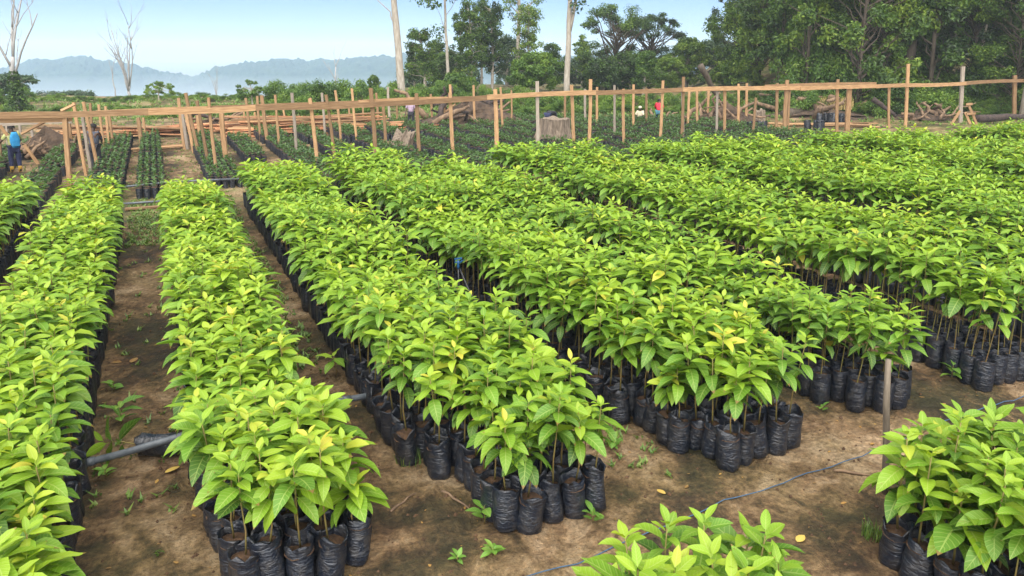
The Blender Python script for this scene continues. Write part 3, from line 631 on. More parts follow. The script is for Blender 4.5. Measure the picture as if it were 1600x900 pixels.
def stump(c, r0, h, label, seed, mat='deadwood', lean=0., jag=.25):
    r = random.Random(seed); n = 28; rings = 9; mb = MB(); ph = [r.uniform(0, 6.28) for _ in range(6)]
    def rad(a, t): return r0 * (1 + .55 * (1 - t) ** 3 + .13 * math.sin(5 * a + ph[0]) + .09 * math.sin(9 * a + ph[1]) + .06 * math.sin(14 * a + ph[2] + t) + .12 * (1 - t) * math.sin(4 * a + ph[3]))
    vs = []
    for i in range(rings):
        t = i / (rings - 1)
        for j in range(n):
            a = 6.28318 * j / n; q = rad(a, t); z = h * t + (jag * h * (.5 * math.sin(3 * a + ph[4]) + .3 * math.sin(7 * a + ph[5]) + r.uniform(-.2, .2)) * t ** 4); vs.append((math.cos(a) * q + lean * z, math.sin(a) * q, z - .12 * (1 - t)))
    fs = [(i * n + j, i * n + (j + 1) % n, (i + 1) * n + (j + 1) % n, (i + 1) * n + j) for i in range(rings - 1) for j in range(n)]
    k = len(vs); vs.append((lean * h, 0, h * .9)); fs += [((rings - 1) * n + j, (rings - 1) * n + (j + 1) % n, k) for j in range(n)]
    mb.add(vs, fs); o = mb.build('tree_stump', M[mat], None, c); return tag(o, label, 'stump')
stump(gp(866, 224), .66, 1.15, 'broad weathered tree stump beside the pale front post', 3, jag=.06)
stump(gp(622, 232), .42, .6, 'broken splintered stump among the young seedling beds', 4, jag=.6, lean=.5)
stump(gp(1186, 191), .3, .7, 'small pale stump at the far clearing edge', 6, jag=.2)
stump(gp(240, 232) , .18, .3, 'tiny pale stump on the young seedling path', 7, jag=.2) if False else None

def root_pile(c, s, n, label, seed, mat, h=1.):
    r = random.Random(seed); o = empty('root_pile', c, label, 'root pile'); mb = MB(); k = 22; pts = []; fs = []
    for i in range(9):
        t = i / 8
        for j in range(k):
            a = 6.283 * j / k; q = s * (1 - t ** 1.6) * (1 + .25 * math.sin(3 * a + seed) + .15 * r.uniform(-1, 1)); pts.append((math.cos(a) * q * 1.3, math.sin(a) * q * .7, h * .85 * t * (1 + .2 * math.sin(2 * a + seed)) - .1))
    for i in range(8):
        for j in range(k): fs.append((i * k + j, i * k + (j + 1) % k, (i + 1) * k + (j + 1) % k, (i + 1) * k + j))
    mb.add(pts, fs); mb.build('earth_clump', M['darkearth'], o)
    for i in range(n):
        a = r.uniform(0, 6.283); q = s * r.uniform(.3, 1.3); b = Vector((math.cos(a) * q, math.sin(a) * q * .7, r.uniform(-.05, .25 * h))); d = Vector((r.uniform(-1, 1), r.uniform(-1, 1), r.uniform(.05, .9))).normalized()
        e = b + d * s * r.uniform(.5, 1.2); e.z = min(e.z, h * 1.25); rr = r.uniform(.03, .10) * s; m2 = MB(); m2.tube(limb_path(b, e, r, .18), [rr * (1 - .16 * z) for z in range(5)], 6, wob=.15, rnd=r); m2.build('root', M[mat if r.random() < .7 else 'rootwood'], o, None, True)
    return o
root_pile(gp(76, 245), 1.05, 40, 'dark tangled uprooted stump left of the thick front post', 3, 'rootwood', 1.35)
root_pile(gp(735, 197), 2.3, 26, 'large charred upturned root mass in the clearing', 4, 'char', 1.75)
root_pile(gp(1130, 194), 1.9, 18, 'brown uprooted stump with torn roots in the clearing', 5, 'rootwood', 1.5)
root_pile(gp(1280, 182), 3.2, 16, 'long mound of earth and brush under dry grass', 6, 'rootwood', 1.0)
root_pile(gp(1445, 184), 1.9, 14, 'heap of brushwood before the forest right of the tall post', 7, 'rootwood', .8)
root_pile(gp(1010, 190), 1.2, 10, 'low heap of brown brush near the red shirted worker', 8, 'rootwood', .5)
root_pile(gp(330, 203), 1.8, 12, 'low dark heap of brush behind the leaning posts', 9, 'rootwood', .7)
def log(a, b, r0, label, mat, seed, name='fallen_log'):
    r = random.Random(seed); mb = MB(); a, b = Vector(a), Vector(b); p = limb_path((0, 0, 0), b - a, r, .02, 6); mb.tube(p, [r0 * (1 - .07 * i) for i in range(7)], 10, wob=.08, rnd=r)
    return tag(mb.build(name, M[mat], None, a, True), label, 'log')
log(gp(1225, 186) + Vector((0, 0, .25)), gp(1300, 180) + Vector((0, 0, .9)), .32, 'grey fallen trunk resting on the brushy mound', 'barkdark', 3)
log(gp(1525, 194) + Vector((0, 0, .3)), gp(1620, 190) + Vector((0, 0, .32)), .24, 'blackened log lying right of the trestle', 'char', 4)
log(gp(1090, 190) + Vector((0, 0, 3.3)), gp(1122, 188) + Vector((0, 0, 1.2)), .2, 'broken trunk leaning out of the torn roots', 'barkdark', 5)
log(gp(1360, 188) + Vector((0, 0, 1.3)), gp(1400, 190) + Vector((0, 0, .3)), .16, 'charred pole slanting at the foot of the forest', 'char', 6)
log(gp(670, 200) + Vector((0, 0, .1)), gp(712, 196) + Vector((0, 0, 1.2)), .09, 'pale stick leaning on the charred roots', 'lath', 8)
log(gp(300, 205) + Vector((0, 0, 1.0)), gp(345, 203) + Vector((0, 0, .5)), .12, 'dark branch lying behind the leaning posts', 'char', 9)
def trestle():
    c = gp(1505, 196); o = empty('trestle', c, 'small wooden trestle beside the grey single post', 'trestle')
    dep = float(np.dot(np.array(c), FH)); P = lambda x, y: pD(x, y, dep)
    for i, (a, b) in enumerate((((1485, 196), (1500, 173)), ((1513, 163), (1527, 196)), ((1508, 176), (1517, 196)))): board('leg', P(*a), P(*b), .13, .06, M['lath'], o, RT, i)
    for i, (a, b) in enumerate((((1508, 163), (1518, 162)), ((1509, 178), (1523, 177)), ((1515, 195), (1528, 195)))):
        k = Vector((FH[0], FH[1], 0)) * -.08; board('step', P(*a) + k, P(*b) + k, .12, .05, M['lath'], o, (0, 0, 1), i + 9)
trestle()
# straw on the mound
def tuft(name, c, n, h, spread, mat, label, seed, cat='grass', kind=None, w=.012):
    g = np.random.default_rng(seed); a = g.uniform(0, 6.283, n); q = np.sqrt(g.random(n)) * spread; x, y = np.cos(a) * q, np.sin(a) * q
    hh = h * g.uniform(.5, 1.2, n); b = g.uniform(0, 6.283, n); ln = g.uniform(.1, .7, n) * hh; dx, dy = np.cos(b), np.sin(b); z0 = np.zeros(n)
    V = np.stack([np.stack([x - dy * w, y + dx * w, z0], -1), np.stack([x + dy * w, y - dx * w, z0], -1), np.stack([x + dx * ln * .4 + dy * w * .7, y + dy * ln * .4 - dx * w * .7, hh * .6], -1), np.stack([x + dx * ln * .4 - dy * w * .7, y + dy * ln * .4 + dx * w * .7, hh * .6], -1), np.stack([x + dx * ln, y + dy * ln, hh * .95], -1)], 1).reshape(-1, 3)
    k = np.arange(n) * 5; T = np.concatenate([np.stack([k, k + 1, k + 2], -1), np.stack([k, k + 2, k + 3], -1), np.stack([k + 3, k + 2, k + 4], -1)])
    L = np.stack([np.zeros(n * 5), np.full(n * 5, .5), np.repeat(g.uniform(.2, 1, n), 5)], -1)
    o = link(name, tris_mesh(name, V, T, M[mat], luv=L), None, c); return tag(o, label, cat, kind=kind)
tuft('dry_grass', gp(1290, 181) + Vector((0, 0, .5)), 900, .75, 1.6, 'straw', 'straw coloured dry grass on top of the brushy mound', 3, w=.02)

# ------------------------------------------------------------------ people
def skin_mesh(joints, edges, radii, mat, root, name):
    me = bpy.data.meshes.new(name); keys = list(joints); idx = {k: i for i, k in enumerate(keys)}
    me.from_pydata([joints[k] for k in keys], [(idx[a], idx[b]) for a, b in edges], [])
    ob = bpy.data.objects.new('_tmp', me); COL.objects.link(ob); md = ob.modifiers.new('s', 'SKIN'); md.use_smooth_shade = True
    for k, sv in zip(keys, me.skin_vertices[0].data): r = radii[k]; sv.radius = (r, r) if not isinstance(r, tuple) else r; sv.use_root = (k == root)
    ob.modifiers.new('u', 'SUBSURF').levels = 2
    dg = bpy.context.evaluated_depsgraph_get(); out = bpy.data.meshes.new_from_object(ob.evaluated_get(dg)); out.name = name
    bpy.data.objects.remove(ob); bpy.data.meshes.remove(me); out.materials.clear(); out.materials.append(mat); return out
POSE_STAND = dict(pel=(0, 0, .90), chest=(0, .01, 1.22), neck=(0, .0, 1.42), head=(0, .02, 1.56), crown=(0, .02, 1.64), sl=(-.17, 0, 1.37), sr=(.17, 0, 1.37), el=(-.25, .02, 1.10), er=(.25, .02, 1.10), wl=(-.27, .13, .88), wr=(.27, .13, .88),
  hl=(-.09, 0, .86), hr=(.09, 0, .86), kl=(-.11, .03, .47), kr=(.11, .03, .47), al=(-.11, -.01, .08), ar=(.11, -.01, .08), tl=(-.12, .14, .03), tr=(.12, .14, .03))
EDG = [('pel', 'chest'), ('chest', 'neck'), ('neck', 'head'), ('head', 'crown'), ('chest', 'sl'), ('sl', 'el'), ('el', 'wl'), ('chest', 'sr'), ('sr', 'er'), ('er', 'wr'), ('pel', 'hl'), ('hl', 'kl'), ('kl', 'al'), ('al', 'tl'), ('pel', 'hr'), ('hr', 'kr'), ('kr', 'ar'), ('ar', 'tr')]
RAD = dict(pel=.13, chest=(.15, .12), neck=.055, head=.095, crown=.07, sl=.065, sr=.065, el=.045, er=.045, wl=.03, wr=.03, hl=.095, hr=.095, kl=.062, kr=.062, al=.042, ar=.042, tl=.03, tr=.03)
def person(loc, rz, label, over, shirt, trousers, boots=None, hat=None, sleeves=True):
    J = dict(POSE_STAND); J.update(over); o = empty('person', loc, label, 'person', rz=rz)
    E = list(EDG); rad = dict(RAD); D = dict(J)
    for s, w, e in (('l', 'wl', 'el'), ('r', 'wr', 'er')):           # palm, four fingers, thumb
        W, Ee = Vector(J[w]), Vector(J[e]); d = (W - Ee).normalized(); sd_ = d.cross(Vector((0, 1, 0))).normalized() if abs(d.y) < .9 else Vector((1, 0, 0))
        D['p' + s] = tuple(W + d * .07); rad['p' + s] = .026; E.append((w, 'p' + s))
        for i, (off, l) in enumerate(((-.03, .07), (-.01, .085), (.01, .08), (.03, .06))):
            k = f'f{s}{i}'; D[k] = tuple(W + d * .09 + sd_ * off); D[k + 't'] = tuple(W + d * (.09 + l) + sd_ * off * 1.2 + Vector((0, .02, 0))); rad[k] = .009; rad[k + 't'] = .008; E += [('p' + s, k), (k, k + 't')]
        D['th' + s] = tuple(W + d * .06 - sd_ * .055); rad['th' + s] = .01; E.append((w, 'th' + s))
    H0, C0 = Vector(J['head']), Vector(J['neck']); ax = (H0 - C0).normalized(); fwd = Vector((0, 1, 0)); fwd = (fwd - ax * fwd.dot(ax)).normalized() if abs(ax.y) < .95 else Vector((0, 0, -1)); sid = ax.cross(fwd)
    D['nose'] = tuple(H0 + fwd * .105 + ax * .0); rad['nose'] = .013; E.append(('head', 'nose'))
    link('body', skin_mesh(D, E, rad, M['skin'], 'pel', 'body'), o)
    tk = ['pel', 'chest', 'neck', 'sl', 'el', 'sr', 'er']; te = [('pel', 'chest'), ('chest', 'neck'), ('chest', 'sl'), ('chest', 'sr')]
    if sleeves: te += [('sl', 'el'), ('sr', 'er')]
    else: tk = [k for k in tk if k not in ('el', 'er')]
    tr_ = dict(pel=.155, chest=(.178, .145), neck=.06, sl=.085, sr=.085, el=.062, er=.062)
    nk = dict((k, J[k]) for k in tk); nk['neck'] = tuple(Vector(J['neck']).lerp(Vector(J['chest']), .25)); link('shirt', skin_mesh(nk, te, tr_, M[shirt], 'pel', 'shirt'), o)
    pk = ['pel', 'hl', 'kl', 'al', 'hr', 'kr', 'ar']; pn = dict((k, J[k]) for k in pk)
    for k, kn in (('al', 'kl'), ('ar', 'kr')): pn[k] = tuple(Vector(J[k]).lerp(Vector(J[kn]), .15))
    link('trousers', skin_mesh(pn, [('pel', 'hl'), ('hl', 'kl'), ('kl', 'al'), ('pel', 'hr'), ('hr', 'kr'), ('kr', 'ar')], dict(pel=.15, hl=.112, hr=.112, kl=.082, kr=.082, al=.062, ar=.062), M[trousers], 'pel', 'trousers'), o)
    for s in 'lr':
        a, k, t = Vector(J['a' + s]), Vector(J['k' + s]), Vector(J['t' + s]); link('boot', skin_mesh(dict(a=tuple(a.lerp(k, .55)), b=tuple(a), c=tuple(t)), [('a', 'b'), ('b', 'c')], dict(a=.075, b=.062, c=.045), M[boots or 'darkcloth'], 'b', 'boot'), o)
        mb = MB(); mb.tube([H0 + sid * (.098 if s == 'l' else -.098) - ax * .02, H0 + sid * (.098 if s == 'l' else -.098) + ax * .03], [.02, .022], 6); mb.build('ear', M['skin'], o)
        e = H0 + fwd * .088 + sid * (.035 if s == 'l' else -.035) + ax * .02; mb = MB(); mb.tube([e - fwd * .01, e + fwd * .008], [.014, .009], 6); mb.build('eye', M['white'], o)
    mb = MB(); e = H0 + fwd * .092 - ax * .055; mb.tube([e - sid * .028, e + sid * .028], .008, 5); mb.build('mouth', M['darkcloth'], o)
    mb = MB(); top = H0 + ax * .045 - fwd * .012
    for i in range(7):
        t = i / 6; q = .108 * math.cos(t * 1.5) + .004; 
        for j in range(12): a = 6.283 * j / 12; mb.v.append(tuple(top + (sid * math.cos(a) + fwd * math.sin(a)) * q + ax * (.095 * math.sin(t * 1.5) - (.05 if (i == 0 and math.sin(a) < .2) else 0))))
    for i in range(6):
        for j in range(12): mb.f.append((i * 12 + j, i * 12 + (j + 1) % 12, i * 12 + 12 + (j + 1) % 12, i * 12 + 12 + j)); mb.m.append(0)
    mb.build('hat' if hat else 'hair', M[hat or 'hair'], o, None, True)
    return o
def build_people():
    p1 = gp(27, 270); heading = math.atan2(-(p1.x), p1.y)          # facing away from the camera
    person(p1, heading + .25, 'worker in yellow green shirt with a blue backpack walking at left', dict(el=(-.30, .06, 1.16), wl=(-.42, .18, 1.0), er=(.27, .1, 1.12), wr=(.24, .3, 1.05), kl=(-.1, .12, .47), al=(-.1, .12, .08), tl=(-.1, .27, .03)), 'yellowshirt', 'navy', 'boot')
    mb = MB(); n = 14; vs = []; fs = []
    for i in range(9):
        t = i / 8; z = -.27 + .54 * t; prof = math.sin(math.pi * (.08 + .84 * t)) ** .5
        for j in range(n):
            a = 6.283 * j / n; vs.append((math.cos(a) * .16 * prof * (1 - .12 * t), (abs(math.sin(a)) ** .8 * (1 if math.sin(a) > 0 else -1)) * .085 * prof, z))
    for i in range(8):
        for j in range(n): fs.append((i * n + j, i * n + (j + 1) % n, (i + 1) * n + (j + 1) % n, (i + 1) * n + j))
    fs += [tuple(range(n))[::-1], tuple(8 * n + j for j in range(n))]
    mb.add(vs, fs); R = Matrix.Rotation(heading + .25, 3, 'Z'); bp = empty('backpack', p1 + R @ Vector((0, -.235, 1.17)), 'bright blue backpack on the back of the worker at left', 'backpack', rz=heading + .25)
    mb.build('pack_body', M['bluepack'], bp, None, True)
    m2 = MB(); m2.box((0, -.085, -.1), (.2, .05, .2), jit=.012); m2.build('front_pocket', M['bluepack'], bp)
    for s in (-1, 1):
        m3 = MB(); m3.tube([(s * .09, .06, .2), (s * .11, .16, .27), (s * .12, .33, .2), (s * .13, .38, .0), (s * .12, .2, -.18), (s * .09, .06, -.2)], .018, 6); m3.build('strap', M['darkcloth'], bp, None, True)
    p2 = gp(152, 268); person(p2, math.atan2(-p2.x, p2.y) - .5, 'worker in dark grey shirt standing behind the leaning posts', dict(el=(-.2, .14, 1.12), wl=(-.1, .32, 1.0), er=(.2, .14, 1.12), wr=(.1, .32, 1.0), head=(0, .06, 1.55), crown=(0, .08, 1.63)), 'greyshirt', 'darkcloth')
    p3 = gp(643, 202); person(p3, 2.6, 'worker in lilac shirt behind the splintered stump', {}, 'lilac', 'darkcloth')
    bend = dict(pel=(0, -.12, .88), chest=(0, .22, .98), neck=(0, .42, .86), head=(0, .52, .76), crown=(0, .58, .70), sl=(-.17, .36, .94), sr=(.17, .36, .94), el=(-.2, .46, .66), er=(.2, .46, .66), wl=(-.14, .56, .42), wr=(.14, .56, .42), hl=(-.09, -.1, .84), hr=(.09, -.1, .84), kl=(-.11, -.02, .46), kr=(.11, -.02, .46), al=(-.11, -.06, .08), ar=(.11, -.06, .08), tl=(-.12, .1, .03), tr=(.12, .1, .03))
    p4 = gp(858, 204); person(p4, -1.0, 'worker in black bending far forward behind the broad stump', bend, 'darkcloth', 'navy')
    stoop = dict(pel=(0, -.18, .72), chest=(0, .05, 1.0), neck=(0, .14, 1.18), head=(0, .22, 1.28), crown=(0, .25, 1.36), sl=(-.17, .1, 1.14), sr=(.17, .1, 1.14), el=(-.24, .2, .9), er=(.24, .2, .9), wl=(-.14, .4, .8), wr=(.14, .4, .8), hl=(-.1, -.15, .68), hr=(.1, -.15, .68), kl=(-.12, .16, .46), kr=(.12, .16, .46), al=(-.12, -.04, .08), ar=(.12, -.04, .08), tl=(-.13, .12, .03), tr=(.13, .12, .03))
    p5 = gp(1029, 193); person(p5, -.7, 'stooping worker in bright red top and pale skirt wrap', stoop, 'red', 'teal')
    sit = dict(pel=(0, 0, .2), chest=(0, .03, .52), neck=(0, .05, .72), head=(0, .08, .86), crown=(0, .09, .94), sl=(-.17, .04, .67), sr=(.17, .04, .67), el=(-.24, .16, .45), er=(.24, .16, .45), wl=(-.1, .34, .4), wr=(.1, .34, .4), hl=(-.09, .02, .18), hr=(.09, .02, .18), kl=(-.16, .38, .4), kr=(.16, .38, .4), al=(-.13, .5, .08), ar=(.13, .5, .08), tl=(-.14, .64, .04), tr=(.14, .64, .04))
    p6 = gp(1000, 192); person(p6, 2.2, 'seated worker with pale hat left of the red shirted worker', sit, 'cream', 'darkcloth', hat='cream')
build_people()

# ------------------------------------------------------------------ seedlings in black bags
def leaf_tpl(us, droop, fold, width, wav, seed, pet=.1):
    r = random.Random(seed); V, L = [], []; x = z = 0.; px_ = 0
    def wd(u): return width * max(.0, math.sin(math.pi * min(1, u ** .78)) ** .85)
    pts = []; N = 40; cx, cz = -pet * .9, -pet * .35; pts.append((cx, cz)); x, z = 0., 0.; cl = [(0., 0., 0.)]
    for i in range(N):
        a = .25 - droop * ((i + .5) / N); x += math.cos(a) / N; z += math.sin(a) / N; cl.append(((i + 1) / N, x, z))
    def c(u): q = cl[int(round(u * N))]; return q[1], q[2]
    V.append((cx, 0, cz)); L.append((0, 0)); T = []
    rows = []
    for k, u in enumerate(us):
        X, Z = c(u)
        if u in (0, 1): V.append((X, 0, Z)); L.append((u, 0)); rows.append((len(V) - 1,) * 3)
        else:
            w = wd(u); e1, e2 = r.uniform(-wav, wav), r.uniform(-wav, wav)
            V += [(X, w, Z + fold * w + e1), (X, 0, Z), (X, -w, Z + fold * w + e2)]; L += [(u, 1), (u, 0), (u, -1)]; n = len(V); rows.append((n - 3, n - 2, n - 1))
    for a, b in zip(rows[:-1], rows[1:]):
        for s in (0, 1):
            q = [a[s], a[s + 1], b[s + 1], b[s]]
            for t in ((q[0], q[1], q[2]), (q[0], q[2], q[3])):
                if len(set(t)) == 3: T.append(t)
    return np.array(V), np.array(T)[:, ::-1], np.array(L)
US_HI = (0, .1, .25, .45, .65, .85, 1); US_LO = (0, .28, .68, 1)
DROOPS = (.3, .6, .95, 1.35)
HI = [[leaf_tpl(US_HI, d, (.32, .12, .5)[j], w, (.018, .03, .022)[j], i * 10 + j) for j, w in enumerate((.2, .24, .22))] for i, d in enumerate(DROOPS)]
LO = [leaf_tpl(US_LO, d, .3, .225, .03, i + 50) for i, d in enumerate(DROOPS)]
TINTS = (.12, .3, .46, .62, .78, .95)
LEAF_ME = {}
for i in range(len(DROOPS)):
    for j in range(3):
        V, T, L = HI[i][j]
        # petiole as a thin strip
        k = len(V); V2 = np.vstack([V, [(V[0][0], .012, V[0][2]), (V[0][0], -.012, V[0][2]), (.02, .012, .002), (.02, -.012, .002)]]); T2 = np.vstack([T, [(k, k + 1, k + 3), (k, k + 3, k + 2)]]); L2 = np.vstack([L, [(0, 0)] * 4])
        for q, t in enumerate(TINTS): LEAF_ME[i, j, q] = tris_mesh('leaf', V2, T2, M['leaf'], luv=np.column_stack([L2, np.full(len(V2), t)]), smooth_=True)
def plant_leaves(r, h, vig=1., n=None, zf=1., dt=0.):
    """list of (z, azimuth, pitch, droop index, length, tint) up one seedling of height h above the soil"""
    out = []; n = n or r.randint(17, 23); az = r.uniform(0, 6.283); zone = min(.40, h * .44) * zf; by = r.gauss(0, .11); sz = r.uniform(.76, 1.0)
    for i in range(n):
        t = i / (n - 1); az += 2.4 + r.uniform(-.35, .35)
        z = h - zone * (1 - t) ** 1.25
        pit = -.24 + .42 * t + .5 * max(0, t - .7) * 2 + r.uniform(-.22, .22)
        dr = 3 if t < .12 else (2 if t < .45 else (1 if t < .85 else 0)); dr = max(0, min(3, dr + r.choice((-1, 0, 0, 0, 1))))
        ln = (.21 + .11 * math.sin(math.pi * min(1, t * 1.15 + .12)) - .10 * max(0, t - .75) * 3) * vig * sz * r.uniform(.75, 1.18)
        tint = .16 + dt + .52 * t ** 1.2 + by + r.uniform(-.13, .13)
        if r.random() < .005: tint = 1.0
        out.append((z, az, pit, dr, max(.07, ln), min(1, max(0, tint))))
    return out
def rotm(az, pit, roll):
    return Matrix.Rotation(az, 3, 'Z') @ Matrix.Rotation(-pit, 3, 'Y') @ Matrix.Rotation(roll, 3, 'X')

def bag_mesh(seed, n=14, h=.40, r0=.117):
    r = random.Random(seed); mb = MB(); ph = [r.uniform(0, 6.28) for _ in range(5)]; vs = []; fs = []
    prof = [(.0, .80), (.025, .97), (.10, 1.03), (.19, 1.0), (.28, .985), (.345, .97), (.385, .98), (.405, 1.03)]
    sag, ov, bx, by = r.uniform(.0, .05), r.uniform(.86, 1.0), r.uniform(-.12, .12), r.uniform(-.12, .12)
    rim = [.022 * math.sin(2 * 6.283 * j / n + ph[2]) + r.uniform(-.03, .03) for j in range(n)]
    for i, (z, q) in enumerate(prof):
        for j in range(n):
            a = 6.28318 * j / n; k = 1 + .05 * math.sin(3 * a + ph[0] + z * 9) + .04 * math.sin(5 * a + ph[1] - z * 21) + .025 * math.sin(2 * a + ph[4] + z * 40) + r.uniform(-.022, .022)
            zz = z * h / .4 + (rim[j] if i >= 6 else 0) * (1 if i == 7 else .4); q2 = q + sag * math.sin(z * 11 + ph[3]); vs.append((math.cos(a) * r0 * q2 * k + bx * z * z, math.sin(a) * r0 * q2 * k * ov + by * z * z, zz))
    for j in range(n):
        a = 6.28318 * j / n; vs.append((math.cos(a) * r0 * .93, math.sin(a) * r0 * .9, (.405 * h / .4) + rim[j] - .006))
    for j in range(n):
        a = 6.28318 * j / n; vs.append((math.cos(a) * r0 * .86, math.sin(a) * r0 * .86, .30 * h / .4))
    m = len(prof) + 2
    for i in range(m - 1):
        for j in range(n): fs.append((i * n + j, i * n + (j + 1) % n, (i + 1) * n + (j + 1) % n, (i + 1) * n + j))
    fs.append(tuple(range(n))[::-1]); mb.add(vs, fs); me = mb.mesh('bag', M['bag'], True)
    ms = MB(); ring = [(math.cos(6.28318 * j / n) * r0 * .95, math.sin(6.28318 * j / n) * r0 * .95, .322 * h / .4 + r.uniform(-.008, .012)) for j in range(n)]
    inn = [(p[0] * .45, p[1] * .45, p[2] + r.uniform(0, .016)) for p in ring]; ms.add(ring + inn + [(0, 0, .342 * h / .4)], [(j, (j + 1) % n, n + (j + 1) % n, n + j) for j in range(n)] + [(n + j, n + (j + 1) % n, 2 * n) for j in range(n)])
    return me, ms.mesh('soil', M['potsoil'], True)
BAGS = [bag_mesh(k) for k in range(12)]
def stem_mesh(seed):
    r = random.Random(seed); mb = MB(); a, b = r.uniform(-.02, .02), r.uniform(-.02, .02)
    mb.tube([(0, 0, 0), (a, b, .3), (-a * .5, b * .8, .65), (0, 0, 1)], [.0085, .0075, .006, .004], 6); return mb.mesh('stem', M['stem'], True)
STEMS = [stem_mesh(k) for k in range(4)]
SOIL_Z = .335
def seedling(p, h, seed, label, cat='seedling', group=None, vig=1., rot=None, n=None, bag=True, zf=1., dt=0.):
    r = random.Random(seed); o = empty('seedling', p, label, cat, group, r.uniform(0, 6.28) if rot is None else 0)
    if rot is not None: o.rotation_euler = rot
    if bag:
        bm, sm = r.choice(BAGS); s = r.uniform(.93, 1.08)
        b = link('bag', bm, o); b.scale = (s, s, r.uniform(.93, 1.06)); b.rotation_euler = (r.gauss(0, .07), r.gauss(0, .07), 0); link('soil', sm, b)
    z0 = SOIL_Z if bag else 0.
    tilt = Euler((r.gauss(0, .06), r.gauss(0, .06), 0)).to_matrix()
    st = link('stem', r.choice(STEMS), o); st.location = (0, 0, z0 - .01); st.rotation_euler = tilt.to_euler(); st.scale = (vig, vig, h - .02)
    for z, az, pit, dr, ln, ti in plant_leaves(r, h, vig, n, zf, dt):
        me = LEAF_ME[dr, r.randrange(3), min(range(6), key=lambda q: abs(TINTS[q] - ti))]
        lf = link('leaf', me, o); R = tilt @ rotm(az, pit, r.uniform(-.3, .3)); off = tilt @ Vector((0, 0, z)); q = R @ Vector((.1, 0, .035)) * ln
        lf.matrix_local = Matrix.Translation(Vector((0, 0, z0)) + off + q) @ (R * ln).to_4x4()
    return o
# beds run away from the camera along Y: (name, x0, columns, y0, y1, height, label words, front is the far end)
SP = .222
BEDS = []
def add_bed(x0, n, y0, y1, h, words, rev=False, start=None): BEDS.append((x0, n, y0, y1, h, words, rev, start))
add_bed(-7.6, 5, 12, 20.5, .85, None)
add_bed(-5.4, 5, 10, 20.8, .85, None)
add_bed(-4.2, 7, 9, 20.6, .85, None)
add_bed(-1.93, 5, 5.0, 19.6, .80, 'bed at the left edge')
add_bed(.12, 5, 5.35, 19.6, .74, 'bed between the bare paths', False, lambda c: (0, -.05, -.1, -.12, -.05)[c])
add_bed(2.03, 7, 5.05, 20.6, .82, 'bed right of the second path', False, lambda c: (1.5, 1.1, .1, .0, 0, 0, -.05)[c])
add_bed(4.27, 8, 5.0, 20.2, .95, 'wide central bed by the blue rope', False, lambda c: (2.3, 1.25, .45, .0, 0, 0, 0, 0)[c])
add_bed(6.95, 5, 5.05, 20.0, .78, 'bed behind the wooden stake', False, lambda c: (.5, .2, 0, 0, .1)[c])
add_bed(9.1, 5, 4.85, 20.0, 1.0, 'bed at the right edge')
for k in range(9): add_bed(11.35 + 2.25 * k, 5, 4.9, 19.6 - .33 * k, (.82, 1.0, .88)[k % 3], None)
add_bed(5.2, 7, 1.6, 3.3, .72, 'right foreground bed', True, lambda c: 0)
add_bed(2.24, 5, 1.7, 3.16, .66, 'bed cut by the bottom edge', True, lambda c: (.15, 0, 0, .05, .12)[c])
def in_view(X, Y, Z, mx, my0, my1):
    q = proj(X, Y, Z); return q is not None and -mx < q[0] < 1600 + mx and -my0 < q[1] < 900 + my1
def DT(bi, x, y): return {3: .10, 4: .10, 5: .03}.get(bi, 0.) + .06 * math.sin(x * 2.1 + y * .9) * math.sin(y * .7 + bi)
